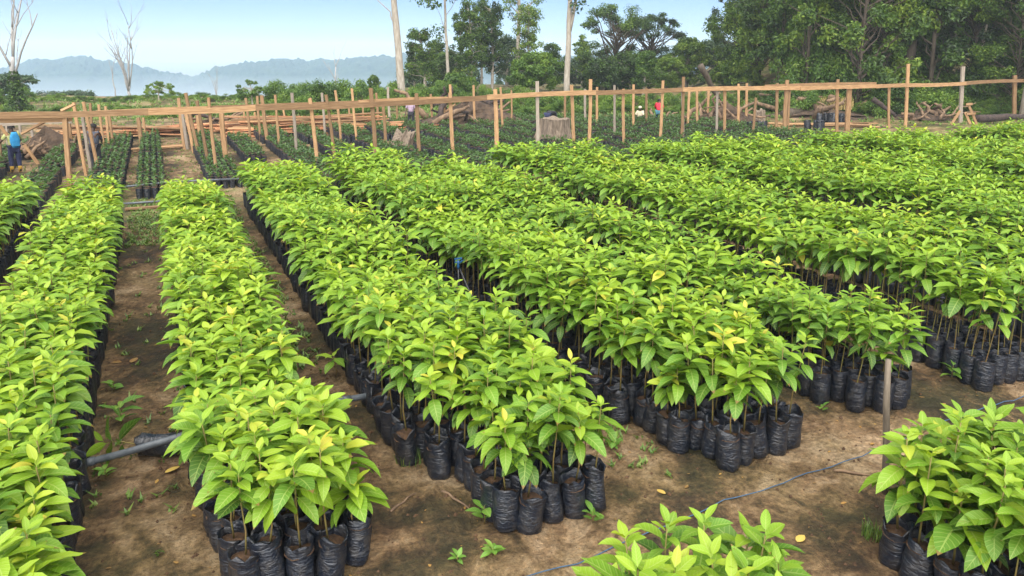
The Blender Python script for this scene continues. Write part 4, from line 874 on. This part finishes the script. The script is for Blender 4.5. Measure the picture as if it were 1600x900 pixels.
def build_seedlings():
    rnd = random.Random(99); near, far = [], []
    for bi, (x0, n, y0, y1, h, words, rev, start) in enumerate(BEDS):
        for c in range(n):
            s = start(c) if start else 0; m = int((y1 - y0 - (s if not rev else 0)) / SP); rank = 0
            hv = rnd.uniform(-.03, .03)
            for k in range(m):
                y = (y0 + s + SP * k) if not rev else (y1 - s - SP * k)
                x = x0 + SP * c + rnd.gauss(0, .014) + (.17 * float(1 - smooth(5.3, 7.2, y)) if bi == 4 else 0.); yy = y + rnd.gauss(0, .016)
                if not (in_view(x, yy, 1.0, 170, 60, 330)): continue
                rank += 1
                wave = .12 * math.sin(yy * 1.1 + bi * 2.1 + x) + .05 * math.sin(yy * 3.1 + x * 2)
                if k < 2 and not rev: wave -= .14 * rnd.random()
                hh = h + wave + rnd.gauss(0, .095)
                if rnd.random() < .04: hh *= rnd.uniform(.55, .8)
                if rnd.random() < .022 and k > 2: continue
                d = math.sqrt(x * x + yy * yy + 9)
                vis = words is not None and in_view(x, yy, .9 if not rev else 1.0, -2, 0, -5 if not rev else 30)
                near.append((d, x, yy, max(.3, hh), bi, c, rank)) if vis else far.append((x, yy, max(.3, hh), bi))
    near.sort(); far += [(q[1], q[2], q[3], q[4]) for q in near[300:]]; near = near[:300]
    # true counts within the bed for the labels
    for i, (d, x, y, h, bi, c, rank) in enumerate(near):
        words, rev = BEDS[bi][5], BEDS[bi][6]; end = 'far' if rev else 'near'
        seedling((x, y, gz(x, y) - .006), h, 1000 + i * 13 + bi, f"seedling, {words}, {ORD[c]} column from left, {ORD[rank - 1]} from {end} end", group='nearest bagged seedlings', vig=rnd.uniform(.9, 1.12) * (1.12 if rev else 1), zf=1.6 if rev else 1., n=24 if rev else None, dt=DT(bi, x, y))
    # all the others: one mass
    Vs, Ts, Ls, Ms = [], [], [], []; base = 0
    def push(V, T, L, m):
        nonlocal base
        Vs.append(V); Ts.append(T + base); Ls.append(L); Ms.append(np.full(len(T), m)); base += len(V)
    lst = [[] for _ in DROOPS]; stems = []; pots = []
    for i, (x, y, h, bi) in enumerate(far):
        r = random.Random(5000 + i); dist = math.hypot(x, y); g = gz(x, y)
        lx, ly = r.gauss(0, .06), r.gauss(0, .06); nleaf = None if dist < 10 else (15 if dist < 17 else 12)
        vg = r.uniform(.9, 1.12) * (1 if dist < 10 else (1.08 if dist < 17 else 1.2))
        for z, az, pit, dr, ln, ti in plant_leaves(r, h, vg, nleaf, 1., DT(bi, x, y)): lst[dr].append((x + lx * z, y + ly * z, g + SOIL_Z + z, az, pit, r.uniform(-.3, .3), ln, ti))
        stems.append((x, y, g, h, lx, ly)); pots.append((x, y, g, r.uniform(0, 6.28), r.uniform(.93, 1.08)))
    for dr, A in enumerate(lst):
        A = np.array(A); V0, T0, L0 = LO[dr]; m, k = len(A), len(V0)
        ca, sa, cpi, spi, cr, sr = np.cos(A[:, 3]), np.sin(A[:, 3]), np.cos(-A[:, 4]), np.sin(-A[:, 4]), np.cos(A[:, 5]), np.sin(A[:, 5])
        z = np.zeros(m); o = np.ones(m)
        Rz = np.stack([ca, -sa, z, sa, ca, z, z, z, o], -1).reshape(m, 3, 3); Ry = np.stack([cpi, z, spi, z, o, z, -spi, z, cpi], -1).reshape(m, 3, 3); Rx = np.stack([o, z, z, z, cr, -sr, z, sr, cr], -1).reshape(m, 3, 3)
        Rm = Rz @ Ry @ Rx; W = np.einsum('mij,kj->mki', Rm, V0 + np.array([.1, 0, .035])) * A[:, 6][:, None, None] + A[:, None, :3]
        Lx = np.concatenate([np.broadcast_to(L0, (m, k, 2)), np.broadcast_to(A[:, 7][:, None, None], (m, k, 1))], -1)
        push(W.reshape(-1, 3), (T0[None] + (np.arange(m) * k)[:, None, None]).reshape(-1, 3), Lx.reshape(-1, 3), 0)
    S = np.array(stems); m = len(S); ang = np.arange(3) * 2.0944; ring = np.stack([np.cos(ang), np.sin(ang)], -1) * .0085
    lo = np.concatenate([S[:, None, :2] + ring[None], np.broadcast_to((S[:, 2] + SOIL_Z - .01)[:, None, None], (m, 3, 1))], -1)
    tip = np.stack([S[:, 0] + S[:, 4] * S[:, 3], S[:, 1] + S[:, 5] * S[:, 3], S[:, 2] + SOIL_Z + S[:, 3]], -1)
    hi = tip[:, None, :] + np.concatenate([ring * .5, np.zeros((3, 1))], -1)[None]
    V = np.concatenate([lo, hi], 1); T0 = np.array([(0, 1, 4), (0, 4, 3), (1, 2, 5), (1, 5, 4), (2, 0, 3), (2, 3, 5)])
    push(V.reshape(-1, 3), (T0[None] + (np.arange(m) * 6)[:, None, None]).reshape(-1, 3), np.zeros((m * 6, 3)), 1)
    P = np.array(pots); n = 8; a0 = np.arange(n) * 2 * math.pi / n; A = a0[None] + P[:, 3:4]; rows = []
    for z, q in ((0., .84), (.03, 1.0), (.2, 1.02), (.40, .99)):
        rr = .112 * q * P[:, 4:5] * (1 + .05 * np.sin(3 * A + z * 9 + P[:, 0:1] * 7)); rows.append(np.stack([P[:, 0:1] + np.cos(A) * rr, P[:, 1:2] + np.sin(A) * rr, np.broadcast_to(P[:, 2:3] + z + (.012 * np.sin(2 * A + P[:, 1:2] * 9) if z > .3 else 0), A.shape)], -1))
    V = np.concatenate(rows, 1); K = V.shape[1]; T0 = []
    for i in range(3):
        for j in range(n): a, b = i * n + j, i * n + (j + 1) % n; T0 += [(a, b, b + n), (a, b + n, a + n)]
    T0 = np.array(T0); push(V.reshape(-1, 3), (T0[None] + (np.arange(m) * K)[:, None, None]).reshape(-1, 3), np.zeros((m * K, 3)), 2)
    rr = .108 * P[:, 4:5]; V = np.stack([P[:, 0:1] + np.cos(A) * rr, P[:, 1:2] + np.sin(A) * rr, np.broadcast_to(P[:, 2:3] + SOIL_Z, A.shape)], -1); T0 = np.array([(0, j, j + 1) for j in range(1, n - 1)])
    push(V.reshape(-1, 3), (T0[None] + (np.arange(m) * n)[:, None, None]).reshape(-1, 3), np.zeros((m * n, 3)), 3)
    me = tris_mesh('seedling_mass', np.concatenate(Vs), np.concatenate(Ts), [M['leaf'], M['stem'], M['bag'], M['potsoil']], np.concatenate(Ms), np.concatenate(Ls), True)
    tag(link('seedling_mass', me), 'dense mass of bright green bagged seedlings filling the beds further back', 'seedlings', kind='stuff')
    print('near', len(near), 'far', len(far), 'tris', len(me.polygons))
build_seedlings()

# ------------------------------------------------------------------ young seedlings beyond the frame
def build_young():
    rnd = random.Random(41); pts = []
    beds = [(-9.2, 4, 23.5, 36), (-7.6, 5, 23.5, 37), (-5.6, 5, 22.5, 36.5), (-3.6, 4, 22.0, 36.5), (-1.95, 5, 22.2, 37), (-.62, 4, 22.4, 37.5), (1.35, 5, 23.2, 37), (2.9, 4, 27.5, 35)]
    x = 4.3
    while x < 27: w = rnd.choice((5, 6)); beds.append((x, w, 21.3 if x < 16 else 21.5, min(39.2, 38.6 - max(0, x - 19) * .65))); x += w * .2 + rnd.uniform(.45, .8)
    for bi, (x0, n, y0, y1) in enumerate(beds):
        gap0 = rnd.uniform(y0 + 3, y1 - 3); gl = rnd.uniform(.3, 1.0)
        for c in range(n):
            y = y0 + rnd.uniform(0, .2); rk = -1
            while y < y1:
                y += .205
                if gap0 < y < gap0 + gl or rnd.random() < .02: continue
                xx = x0 + c * .2 + rnd.gauss(0, .012)
                rk += 1
                if in_view(xx, y, .3, 60, 0, 0): pts.append((math.hypot(xx, y), xx, y + rnd.gauss(0, .012), (bi, c, rk)))
    pts.sort()
    cen = [gp(866, 224), gp(622, 232), gp(27, 270), gp(152, 268), gp(245, 234)]
    pts = [p for p in pts if all(math.hypot(p[1] - c.x, p[2] - c.y) > .45 + (.6 if i < 2 else 0) for i, c in enumerate(cen))]
    def young(seed, simple_):
        r = random.Random(seed); V, T, L, Mi = [], [], [], []; n = 7
        rows = [(0, .075), (.31, .085)]
        for z, q in rows:
            for j in range(n): a = 6.283 * j / n; V.append((math.cos(a) * q, math.sin(a) * q, z)); L.append((0, 0, 0))
        for j in range(n): T += [(j, (j + 1) % n, n + (j + 1) % n), (j, n + (j + 1) % n, n + j)]; Mi += [1, 1]
        for j in range(1, n - 1): T.append((n, n + j, n + j + 1)); Mi.append(2)
        for k in range(7):
            a = k * 2.4 + r.uniform(-.4, .4); pit = r.uniform(-.1, .8); V0, T0, L0 = LO[1]; ln = r.uniform(.075, .135); R = np.array(rotm(a, pit, r.uniform(-.3, .3))); b = len(V); z = .34 + .12 * k / 9
            V += [tuple(q) for q in (V0 @ R.T) * ln + np.array([0, 0, z])]; L += [(u, v, r.uniform(.15, .85)) for u, v in L0]; T += [tuple(q) for q in T0 + b]; Mi += [0] * len(T0)
        return np.array(V), np.array(T), np.array(L), np.array(Mi)
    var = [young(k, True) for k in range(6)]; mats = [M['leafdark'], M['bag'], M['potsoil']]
    mes = []
    for V, T, L, Mi in var:
        nb = int((Mi > 0).sum()); nv = 14
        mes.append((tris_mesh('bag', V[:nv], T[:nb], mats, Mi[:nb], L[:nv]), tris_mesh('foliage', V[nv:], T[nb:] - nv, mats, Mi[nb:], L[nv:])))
    for i, (d, x, y, (bi, c, rk)) in enumerate(pts[:220]):
        o = empty('young_seedling', (x, y, gz(x, y)), f'young seedling, {ORD[bi]} young bed from left, {ORD[c]} column, {ORD[rk]} from near end', 'seedling', 'nearest young seedlings at the frame', rnd.uniform(0, 6.28))
        a, b = rnd.choice(mes); link('bag', a, o); link('foliage', b, o)
    Vs, Ts, Ls, Ms = [], [], [], []; base = 0
    for d, x, y, _ in pts[220:]:
        V, T, L, Mi = rnd.choice(var); a = rnd.uniform(0, 6.28); s = rnd.uniform(.85, 1.25); c, sn = math.cos(a) * s, math.sin(a) * s
        W = np.column_stack([V[:, 0] * c - V[:, 1] * sn + x, V[:, 0] * sn + V[:, 1] * c + y, V[:, 2] * s + gz(x, y)]); Vs.append(W); Ts.append(T + base); Ls.append(L); Ms.append(Mi); base += len(V)
    me = tris_mesh('young_seedling_mass', np.concatenate(Vs), np.concatenate(Ts), mats, np.concatenate(Ms), np.concatenate(Ls))
    tag(link('young_seedling_mass', me), 'beds of small dark green young seedlings in black bags behind the frame', 'seedlings', kind='stuff'); print('young', len(pts), len(me.polygons))
build_young()

# ------------------------------------------------------------------ small things near the camera
def tube_thing(name, pts, r, mat, label, cat, n=10, parent=None):
    mb = MB(); mb.tube(pts, r, n); o = mb.build(name, M[mat], parent, None, True)
    return tag(o, label, cat) if parent is None else o
pq = [gp(60, 742, .07), gp(120, 727, .10), gp(200, 706, .17), gp(290, 679, .25), gp(400, 653, .27), gp(530, 626, .24), gp(578, 618, .2), gp(640, 612, .12)]
pp = empty('irrigation_pipe', (pq[0].x, pq[0].y, 0), 'grey plastic pipe lying across the bare paths between the beds', 'pipe'); pq = [q - pp.location for q in pq]
mb = MB(); mb.tube(pq, .036, 12); mb.build('tube', M['pipe'], pp, None, True)
for a, b in ((pq[1], pq[2]), (pq[5], pq[6])): mb = MB(); mb.tube([a.lerp(b, .1), a.lerp(b, .35)], .043, 12); mb.build('coupling', M['pipe'], pp, None, True)
rp = []
for i in range(60):
    x = 1.6 + (10.6 - 1.6) * i / 59; rp.append((x, 4.5 + .035 * math.sin(x * 1.7) + .012 * math.sin(x * 6), gz(x, 4.5) + .014 + .02 * max(0, math.sin(x * 1.1))))
tube_thing('rope', rp, .005, 'rope', 'thin blue rope stretched over the soil along the bed ends', 'rope', 6)
tube_thing('pipe', [(-1.0, 23.3, .3), (.3, 23.4, .32), (2.2, 23.2, .3)], .03, 'pipe', 'thin grey pipe crossing the young seedling beds', 'pipe', 8)
tube_thing('pipe', [(-1.0, 21.7, .1), (.2, 21.6, .1)], .03, 'pipe', 'thin dark pipe across the far end of the bare path', 'pipe', 8)
# stake
mb = MB(); c = gp(1383, 772); t = pD(1388, 562, float(np.dot(np.array(c), FH))); c.z = -.1
mb.tube([Vector((0, 0, 0)), (t - c) * .35 + Vector((.012, 0, 0)), (t - c) * .7 - Vector((.01, 0, 0)), t - c], [.03, .031, .029, .027], 9, wob=.06); tag(mb.build('stake', M['stakewood'], None, c, True), 'upright round wooden stake standing at the right foreground bed', 'stake')
# sprinkler
sp = gp(716, 410, 1.05); s0 = empty('sprinkler', (sp.x, sp.y, 0), 'blue sprinkler head on a thin riser between two beds', 'sprinkler')
mb = MB(); mb.tube([(0, 0, -.1), (.01, 0, .5), (0, 0, .97)], .011, 7); mb.build('riser', M['blackpipe'], s0, None, True)
mb = MB(); mb.tube([(0, 0, .95), (0, 0, .99), (0, 0, 1.04), (0, 0, 1.08)], [.016, .02, .015, .018], 10); mb.tube([(0, 0, 1.03), (.1, .02, 1.07)], [.012, .008], 7); mb.build('body', M['blueplastic'], s0, None, True)
mb = MB(); mb.box((0, 0, 1.11), (.12, .02, .02)); mb.tube([(-.05, 0, 1.05), (-.05, 0, 1.11)], .006, 6); mb.tube([(.05, 0, 1.05), (.05, 0, 1.11)], .006, 6); mb.box((.0, 0, 1.055), (.11, .02, .012)); mb.build('arm', M['blueplastic'], s0)
mb = MB(); e = gp(765, 498, .35) - Vector((sp.x, sp.y, 0)); mb.tube([(.02, 0, .96), Vector((.02, 0, .96)).lerp(e, .3) + Vector((0, 0, -.1)), Vector((.02, 0, .96)).lerp(e, .7) + Vector((0, 0, -.1)), e, e + Vector((.3, -.6, -.25))], .013, 7); mb.build('hose', M['blackpipe'], s0, None, True)

# the toppled seedling
f = gp(280, 702, .11); seedling((f.x, f.y + .1, .115), .42, 77, 'toppled seedling lying on its bag across the path under the pipe', rot=Euler((0, R_(-86), R_(-20))), n=10)
seedling(gp(525, 590) + Vector((.0, .0, 0)), .34, 78, 'single small seedling standing alone on the second path', n=9, vig=.8, bag=False)
# weeds on the soil
def weed(px, py, h, n, label, seed, vig=.5):
    p = gp(px, py); p.z = gz(p.x, p.y) - .01; o = empty('weed', p, label, 'weed'); r = random.Random(seed)
    st = link('stem', STEMS[0], o); st.scale = (.5, .5, h)
    for k in range(n):
        lf = link('leaf', WEED_ME[r.randrange(3)], o); az = k * 2.4 + r.uniform(-.4, .4); pit = r.uniform(-.1, .7); ln = vig * r.uniform(.16, .28); z = h * (.25 + .75 * k / n); R = rotm(az, pit, r.uniform(-.3, .3)); lf.matrix_local = Matrix.Translation(Vector((0, 0, z)) + R @ Vector((.1, 0, .03)) * ln) @ (R * ln).to_4x4()
WEED_ME = []
for q in range(3): V, T, L = HI[1][q]; WEED_ME.append(tris_mesh('leaf', V, T, M['weed'], luv=np.column_stack([L, np.full(len(V), .35 + .2 * q)]), smooth_=True))
weed(757, 815, .2, 9, 'leafy weed at the left corner of the front bags', 1, .65)
weed(926, 818, .13, 8, 'small weed in front of the crumpled bag', 2, .55)
weed(770, 868, .07, 10, 'low yellowish weed below the front bags', 3, .45)
weed(715, 878, .07, 7, 'tiny weed near the bottom centre of the soil', 4, .35)
weed(1487, 592, .2, 9, 'leafy weed before the bags at right', 5, .7)
weed(165, 745, .12, 8, 'weed under the left end of the grey pipe', 6, .5)
weed(1115, 640, .24, 8, 'dark leafy weed among the central bags', 7, .6)
weed(190, 665, .26, 9, 'pale leafy sprout beside the toppled bag', 8, .95)
weed(178, 610, .12, 8, 'weed at the foot of the left bed', 9, .6)
weed(345, 830, .14, 7, 'weed left of the nearest seedling', 10, .5)
weed(960, 700, .1, 9, 'creeping weed in the gap between front beds', 11, .5)
weed(1285, 640, .08, 6, 'little weed on the soil below the central bags', 12, .4)
tuft('grass_tuft', gp(1362, 838), 90, .13, .09, 'grass', 'small grass tuft at the foot of the stake', 5, w=.004)
tuft('grass_tuft', gp(960, 690), 60, .1, .1, 'grass', 'thin grass tuft between the two front beds', 6, w=.004)
tuft('grass_tuft', gp(640, 720), 70, .16, .14, 'grass', 'grass blades beside the bags right of the second path', 7, w=.004)
def dry_leaf(px, py, s, t, label, seed, rz):
    p = gp(px, py); p.z = gz(p.x, p.y) + .012; V, T, L = HI[2][seed % 3]; me = tris_mesh('dry_leaf', V * np.array([1, 1, .25]), T, M['dryleaf'], luv=np.column_stack([L, np.full(len(V), t)]), smooth_=True)
    o = link('dry_leaf', me, None, p); o.scale = (s, s, s); o.rotation_euler = (0, 0, rz); tag(o, label, 'leaf')
dry_leaf(1245, 852, .15, .95, 'yellow fallen leaf on the soil left of the stake', 1, .3)
dry_leaf(1040, 772, .12, .9, 'yellowish fallen leaf below the central bags', 2, 1.9)
dry_leaf(258, 742, .17, .8, 'pale fallen leaf on the path beside the toppled bag', 0, .5)
dry_leaf(205, 568, .2, .1, 'red brown fallen leaf on the first path', 1, 1.2)
dry_leaf(190, 566, .2, .2, 'brown fallen leaf at the foot of the left bed', 2, 2.6)
def twig(a, b, r, label, seed):
    a, b = gp(*a), gp(*b); a.z = gz(a.x, a.y) + .01; b.z = gz(b.x, b.y) + .012; q = random.Random(seed); mb = MB(); mb.tube(limb_path((0, 0, 0), b - a, q, .06), [r, r * .95, r * .8, r * .7, r * .4], 6, wob=.1, rnd=q); tag(mb.build('twig', M['rootwood'], None, a, True), label, 'twig')
twig((1302, 738), (1366, 748), .016, 'brown stick lying on the soil beside the stake', 1)
twig((690, 770), (735, 795), .014, 'root piece on the soil left of the front bags', 2)
twig((610, 800), (650, 770), .012, 'thin root on the soil beside the second path', 3)
twig((430, 690), (530, 655), .004, 'fine straw crossing the soil under the pipe', 4) if False else None
# weeds and grass over the path ends and the clearing
def ground_cover():
    g = np.random.default_rng(8); P = []
    for (x0, x1, y0, y1, n) in ((-.85, .1, 17, 22.5, 500), (1.25, 1.75, 9, 22, 500), (-.9, .1, 6, 17, 70), (3.7, 4.5, 5, 9, 60), (-8, 3, 22, 38, 1200)):
        P += [(x, y, .06) for x, y in zip(g.uniform(x0, x1, n), g.uniform(y0, y1, n))]
    for _ in range(5000):
        d = g.uniform(40, 62); px = g.uniform(-60, 1660); q = pD(px, 300, d); w = .2 if d > 44 else .12; P.append((q.x, q.y, w))
    V, T, L = [], [], []; P = np.array(P); n = len(P); k = 5
    zz = ground_z(P[:, 0], P[:, 1]); base = 0
    a = g.uniform(0, 6.283, (n, k)); h = P[:, 2][:, None] * g.uniform(.5, 1.5, (n, k)); dx, dy = np.cos(a), np.sin(a); w = P[:, 2][:, None] * .22
    ox, oy = P[:, 0][:, None] + g.normal(0, .4, (n, k)) * P[:, 2][:, None], P[:, 1][:, None] + g.normal(0, .4, (n, k)) * P[:, 2][:, None]; z = np.broadcast_to(zz[:, None], (n, k))
    A = np.stack([ox - dy * w, oy + dx * w, z + h * .35], -1); B = np.stack([ox + dy * w, oy - dx * w, z + h * .35], -1); C = np.stack([ox + dx * h, oy + dy * h, z + h], -1); D = np.stack([ox, oy, z - .01], -1)
    V = np.stack([A, D, B, C], 2).reshape(-1, 3); q = np.arange(n * k) * 4; T = np.concatenate([np.stack([q, q + 1, q + 2], -1), np.stack([q, q + 2, q + 3], -1)])
    L = np.stack([np.zeros(len(V)), np.full(len(V), .5), np.repeat(g.uniform(.1, .8, n * k), 4)], -1)
    tag(link('ground_cover', tris_mesh('ground_cover', V, T, M['grass'], luv=L)), 'low weeds and grass scattered over the paths and clearing', 'weeds', kind='stuff')
ground_cover()
def clods():
    g = np.random.default_rng(12); n = 9000; x = g.uniform(-2, 11, n); y = g.uniform(2.6, 13, n); s = .004 + .024 * g.random(n) ** 5; z = ground_z(x, y)
    b = np.array([(1, 0, 0), (-1, 0, 0), (0, 1, 0), (0, -1, 0), (0, 0, 1), (0, 0, -1)]) ; V = b[None] * s[:, None, None] * g.uniform(.6, 1.3, (n, 6, 1)) + np.stack([x, y, z + s * .2], -1)[:, None]
    F = np.array([(0, 2, 4), (2, 1, 4), (1, 3, 4), (3, 0, 4), (2, 0, 5), (1, 2, 5), (3, 1, 5), (0, 3, 5)]); T = (F[None] + (np.arange(n) * 6)[:, None, None]).reshape(-1, 3)
    tag(link('soil_crumbs', tris_mesh('soil_crumbs', V.reshape(-1, 3), T, M['potsoil'])), 'loose soil crumbs scattered over the ground', 'soil', kind='stuff')
clods()
def litter():
    g = np.random.default_rng(31); n = 900; x = g.uniform(-2, 11, n); y = g.uniform(3, 14, n); z = ground_z(x, y) + .012; V0, T0, L0 = LO[0]; m = len(V0); a = g.uniform(0, 6.283, n); sc = .02 + .06 * g.random(n) ** 2
    c, s = np.cos(a) * sc, np.sin(a) * sc; X = V0[None, :, 0] * c[:, None] - V0[None, :, 1] * s[:, None] + x[:, None]; Y = V0[None, :, 0] * s[:, None] + V0[None, :, 1] * c[:, None] + y[:, None]; Z = V0[None, :, 2] * sc[:, None] * g.uniform(-.3, .5, n)[:, None] + z[:, None]
    L = np.concatenate([np.broadcast_to(L0, (n, m, 2)), np.broadcast_to((g.random(n) ** 2 * .7)[:, None, None], (n, m, 1))], -1)
    tag(link('leaf_litter', tris_mesh('leaf_litter', np.stack([X, Y, Z], -1).reshape(-1, 3), (T0[None] + (np.arange(n) * m)[:, None, None]).reshape(-1, 3), M['dryleaf'], luv=L.reshape(-1, 3))), 'small dry leaf scraps strewn over the soil', 'litter', kind='stuff')
litter()
# spare black bags stacked in the clearing
def bag_heap(c, n, sx, label, seed):
    r = random.Random(seed); group = 'spare black bags in the clearing'
    for i in range(n):
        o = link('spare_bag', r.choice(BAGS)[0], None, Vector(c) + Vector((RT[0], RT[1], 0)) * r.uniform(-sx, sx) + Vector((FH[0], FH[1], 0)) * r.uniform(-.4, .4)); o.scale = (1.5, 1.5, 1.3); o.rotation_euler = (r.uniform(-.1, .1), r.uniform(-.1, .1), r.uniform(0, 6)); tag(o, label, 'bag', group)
bag_heap(gp(1298, 192), 14, .75, 'black bag in the cluster before the brushy mound', 1)
bag_heap(gp(1320, 194), 4, .3, 'black bag beside the post before the mound', 2)
bag_heap(gp(1275, 204), 4, .35, 'black bag standing at the edge of the bright seedlings', 3)
bag_heap(gp(1180, 207), 5, .6, 'black bag lying left of the pale planks', 4)
# haze
def haze(name, c, size, dens, rz=0., col=(.80, .91, 1)):
    mb = MB(); mb.box((0, 0, 0), size); m = bpy.data.materials.new(name); m.use_nodes = True; nt = m.node_tree; nt.nodes.clear()
    out = nt.nodes.new('ShaderNodeOutputMaterial'); v = nt.nodes.new('ShaderNodeVolumePrincipled'); v.inputs['Color'].default_value = (*col, 1); v.inputs['Density'].default_value = dens; v.inputs['Anisotropy'].default_value = 0.
    nt.links.new(v.outputs[0], out.inputs['Volume']); o = tag(mb.build(name, m, None, c), kind='stuff'); o.rotation_euler.z = rz
haze('haze', (0, 0, -15), (6400, 6400, 100), .0005)
haze('mist', (FH[0] * 330, FH[1] * 330, -18), (1900, 400, 70), .0013, -R_(YAW), (.50, .76, 1))
for zt, dn in ((-9, .0022), (-15, .0026), (-21, .003), (-28, .004)): haze('mist', (FH[0] * 290, FH[1] * 290, (zt - 48) / 2), (1500 - zt, 270 + zt, zt + 48), dn, -R_(YAW), (.9, .96, 1))
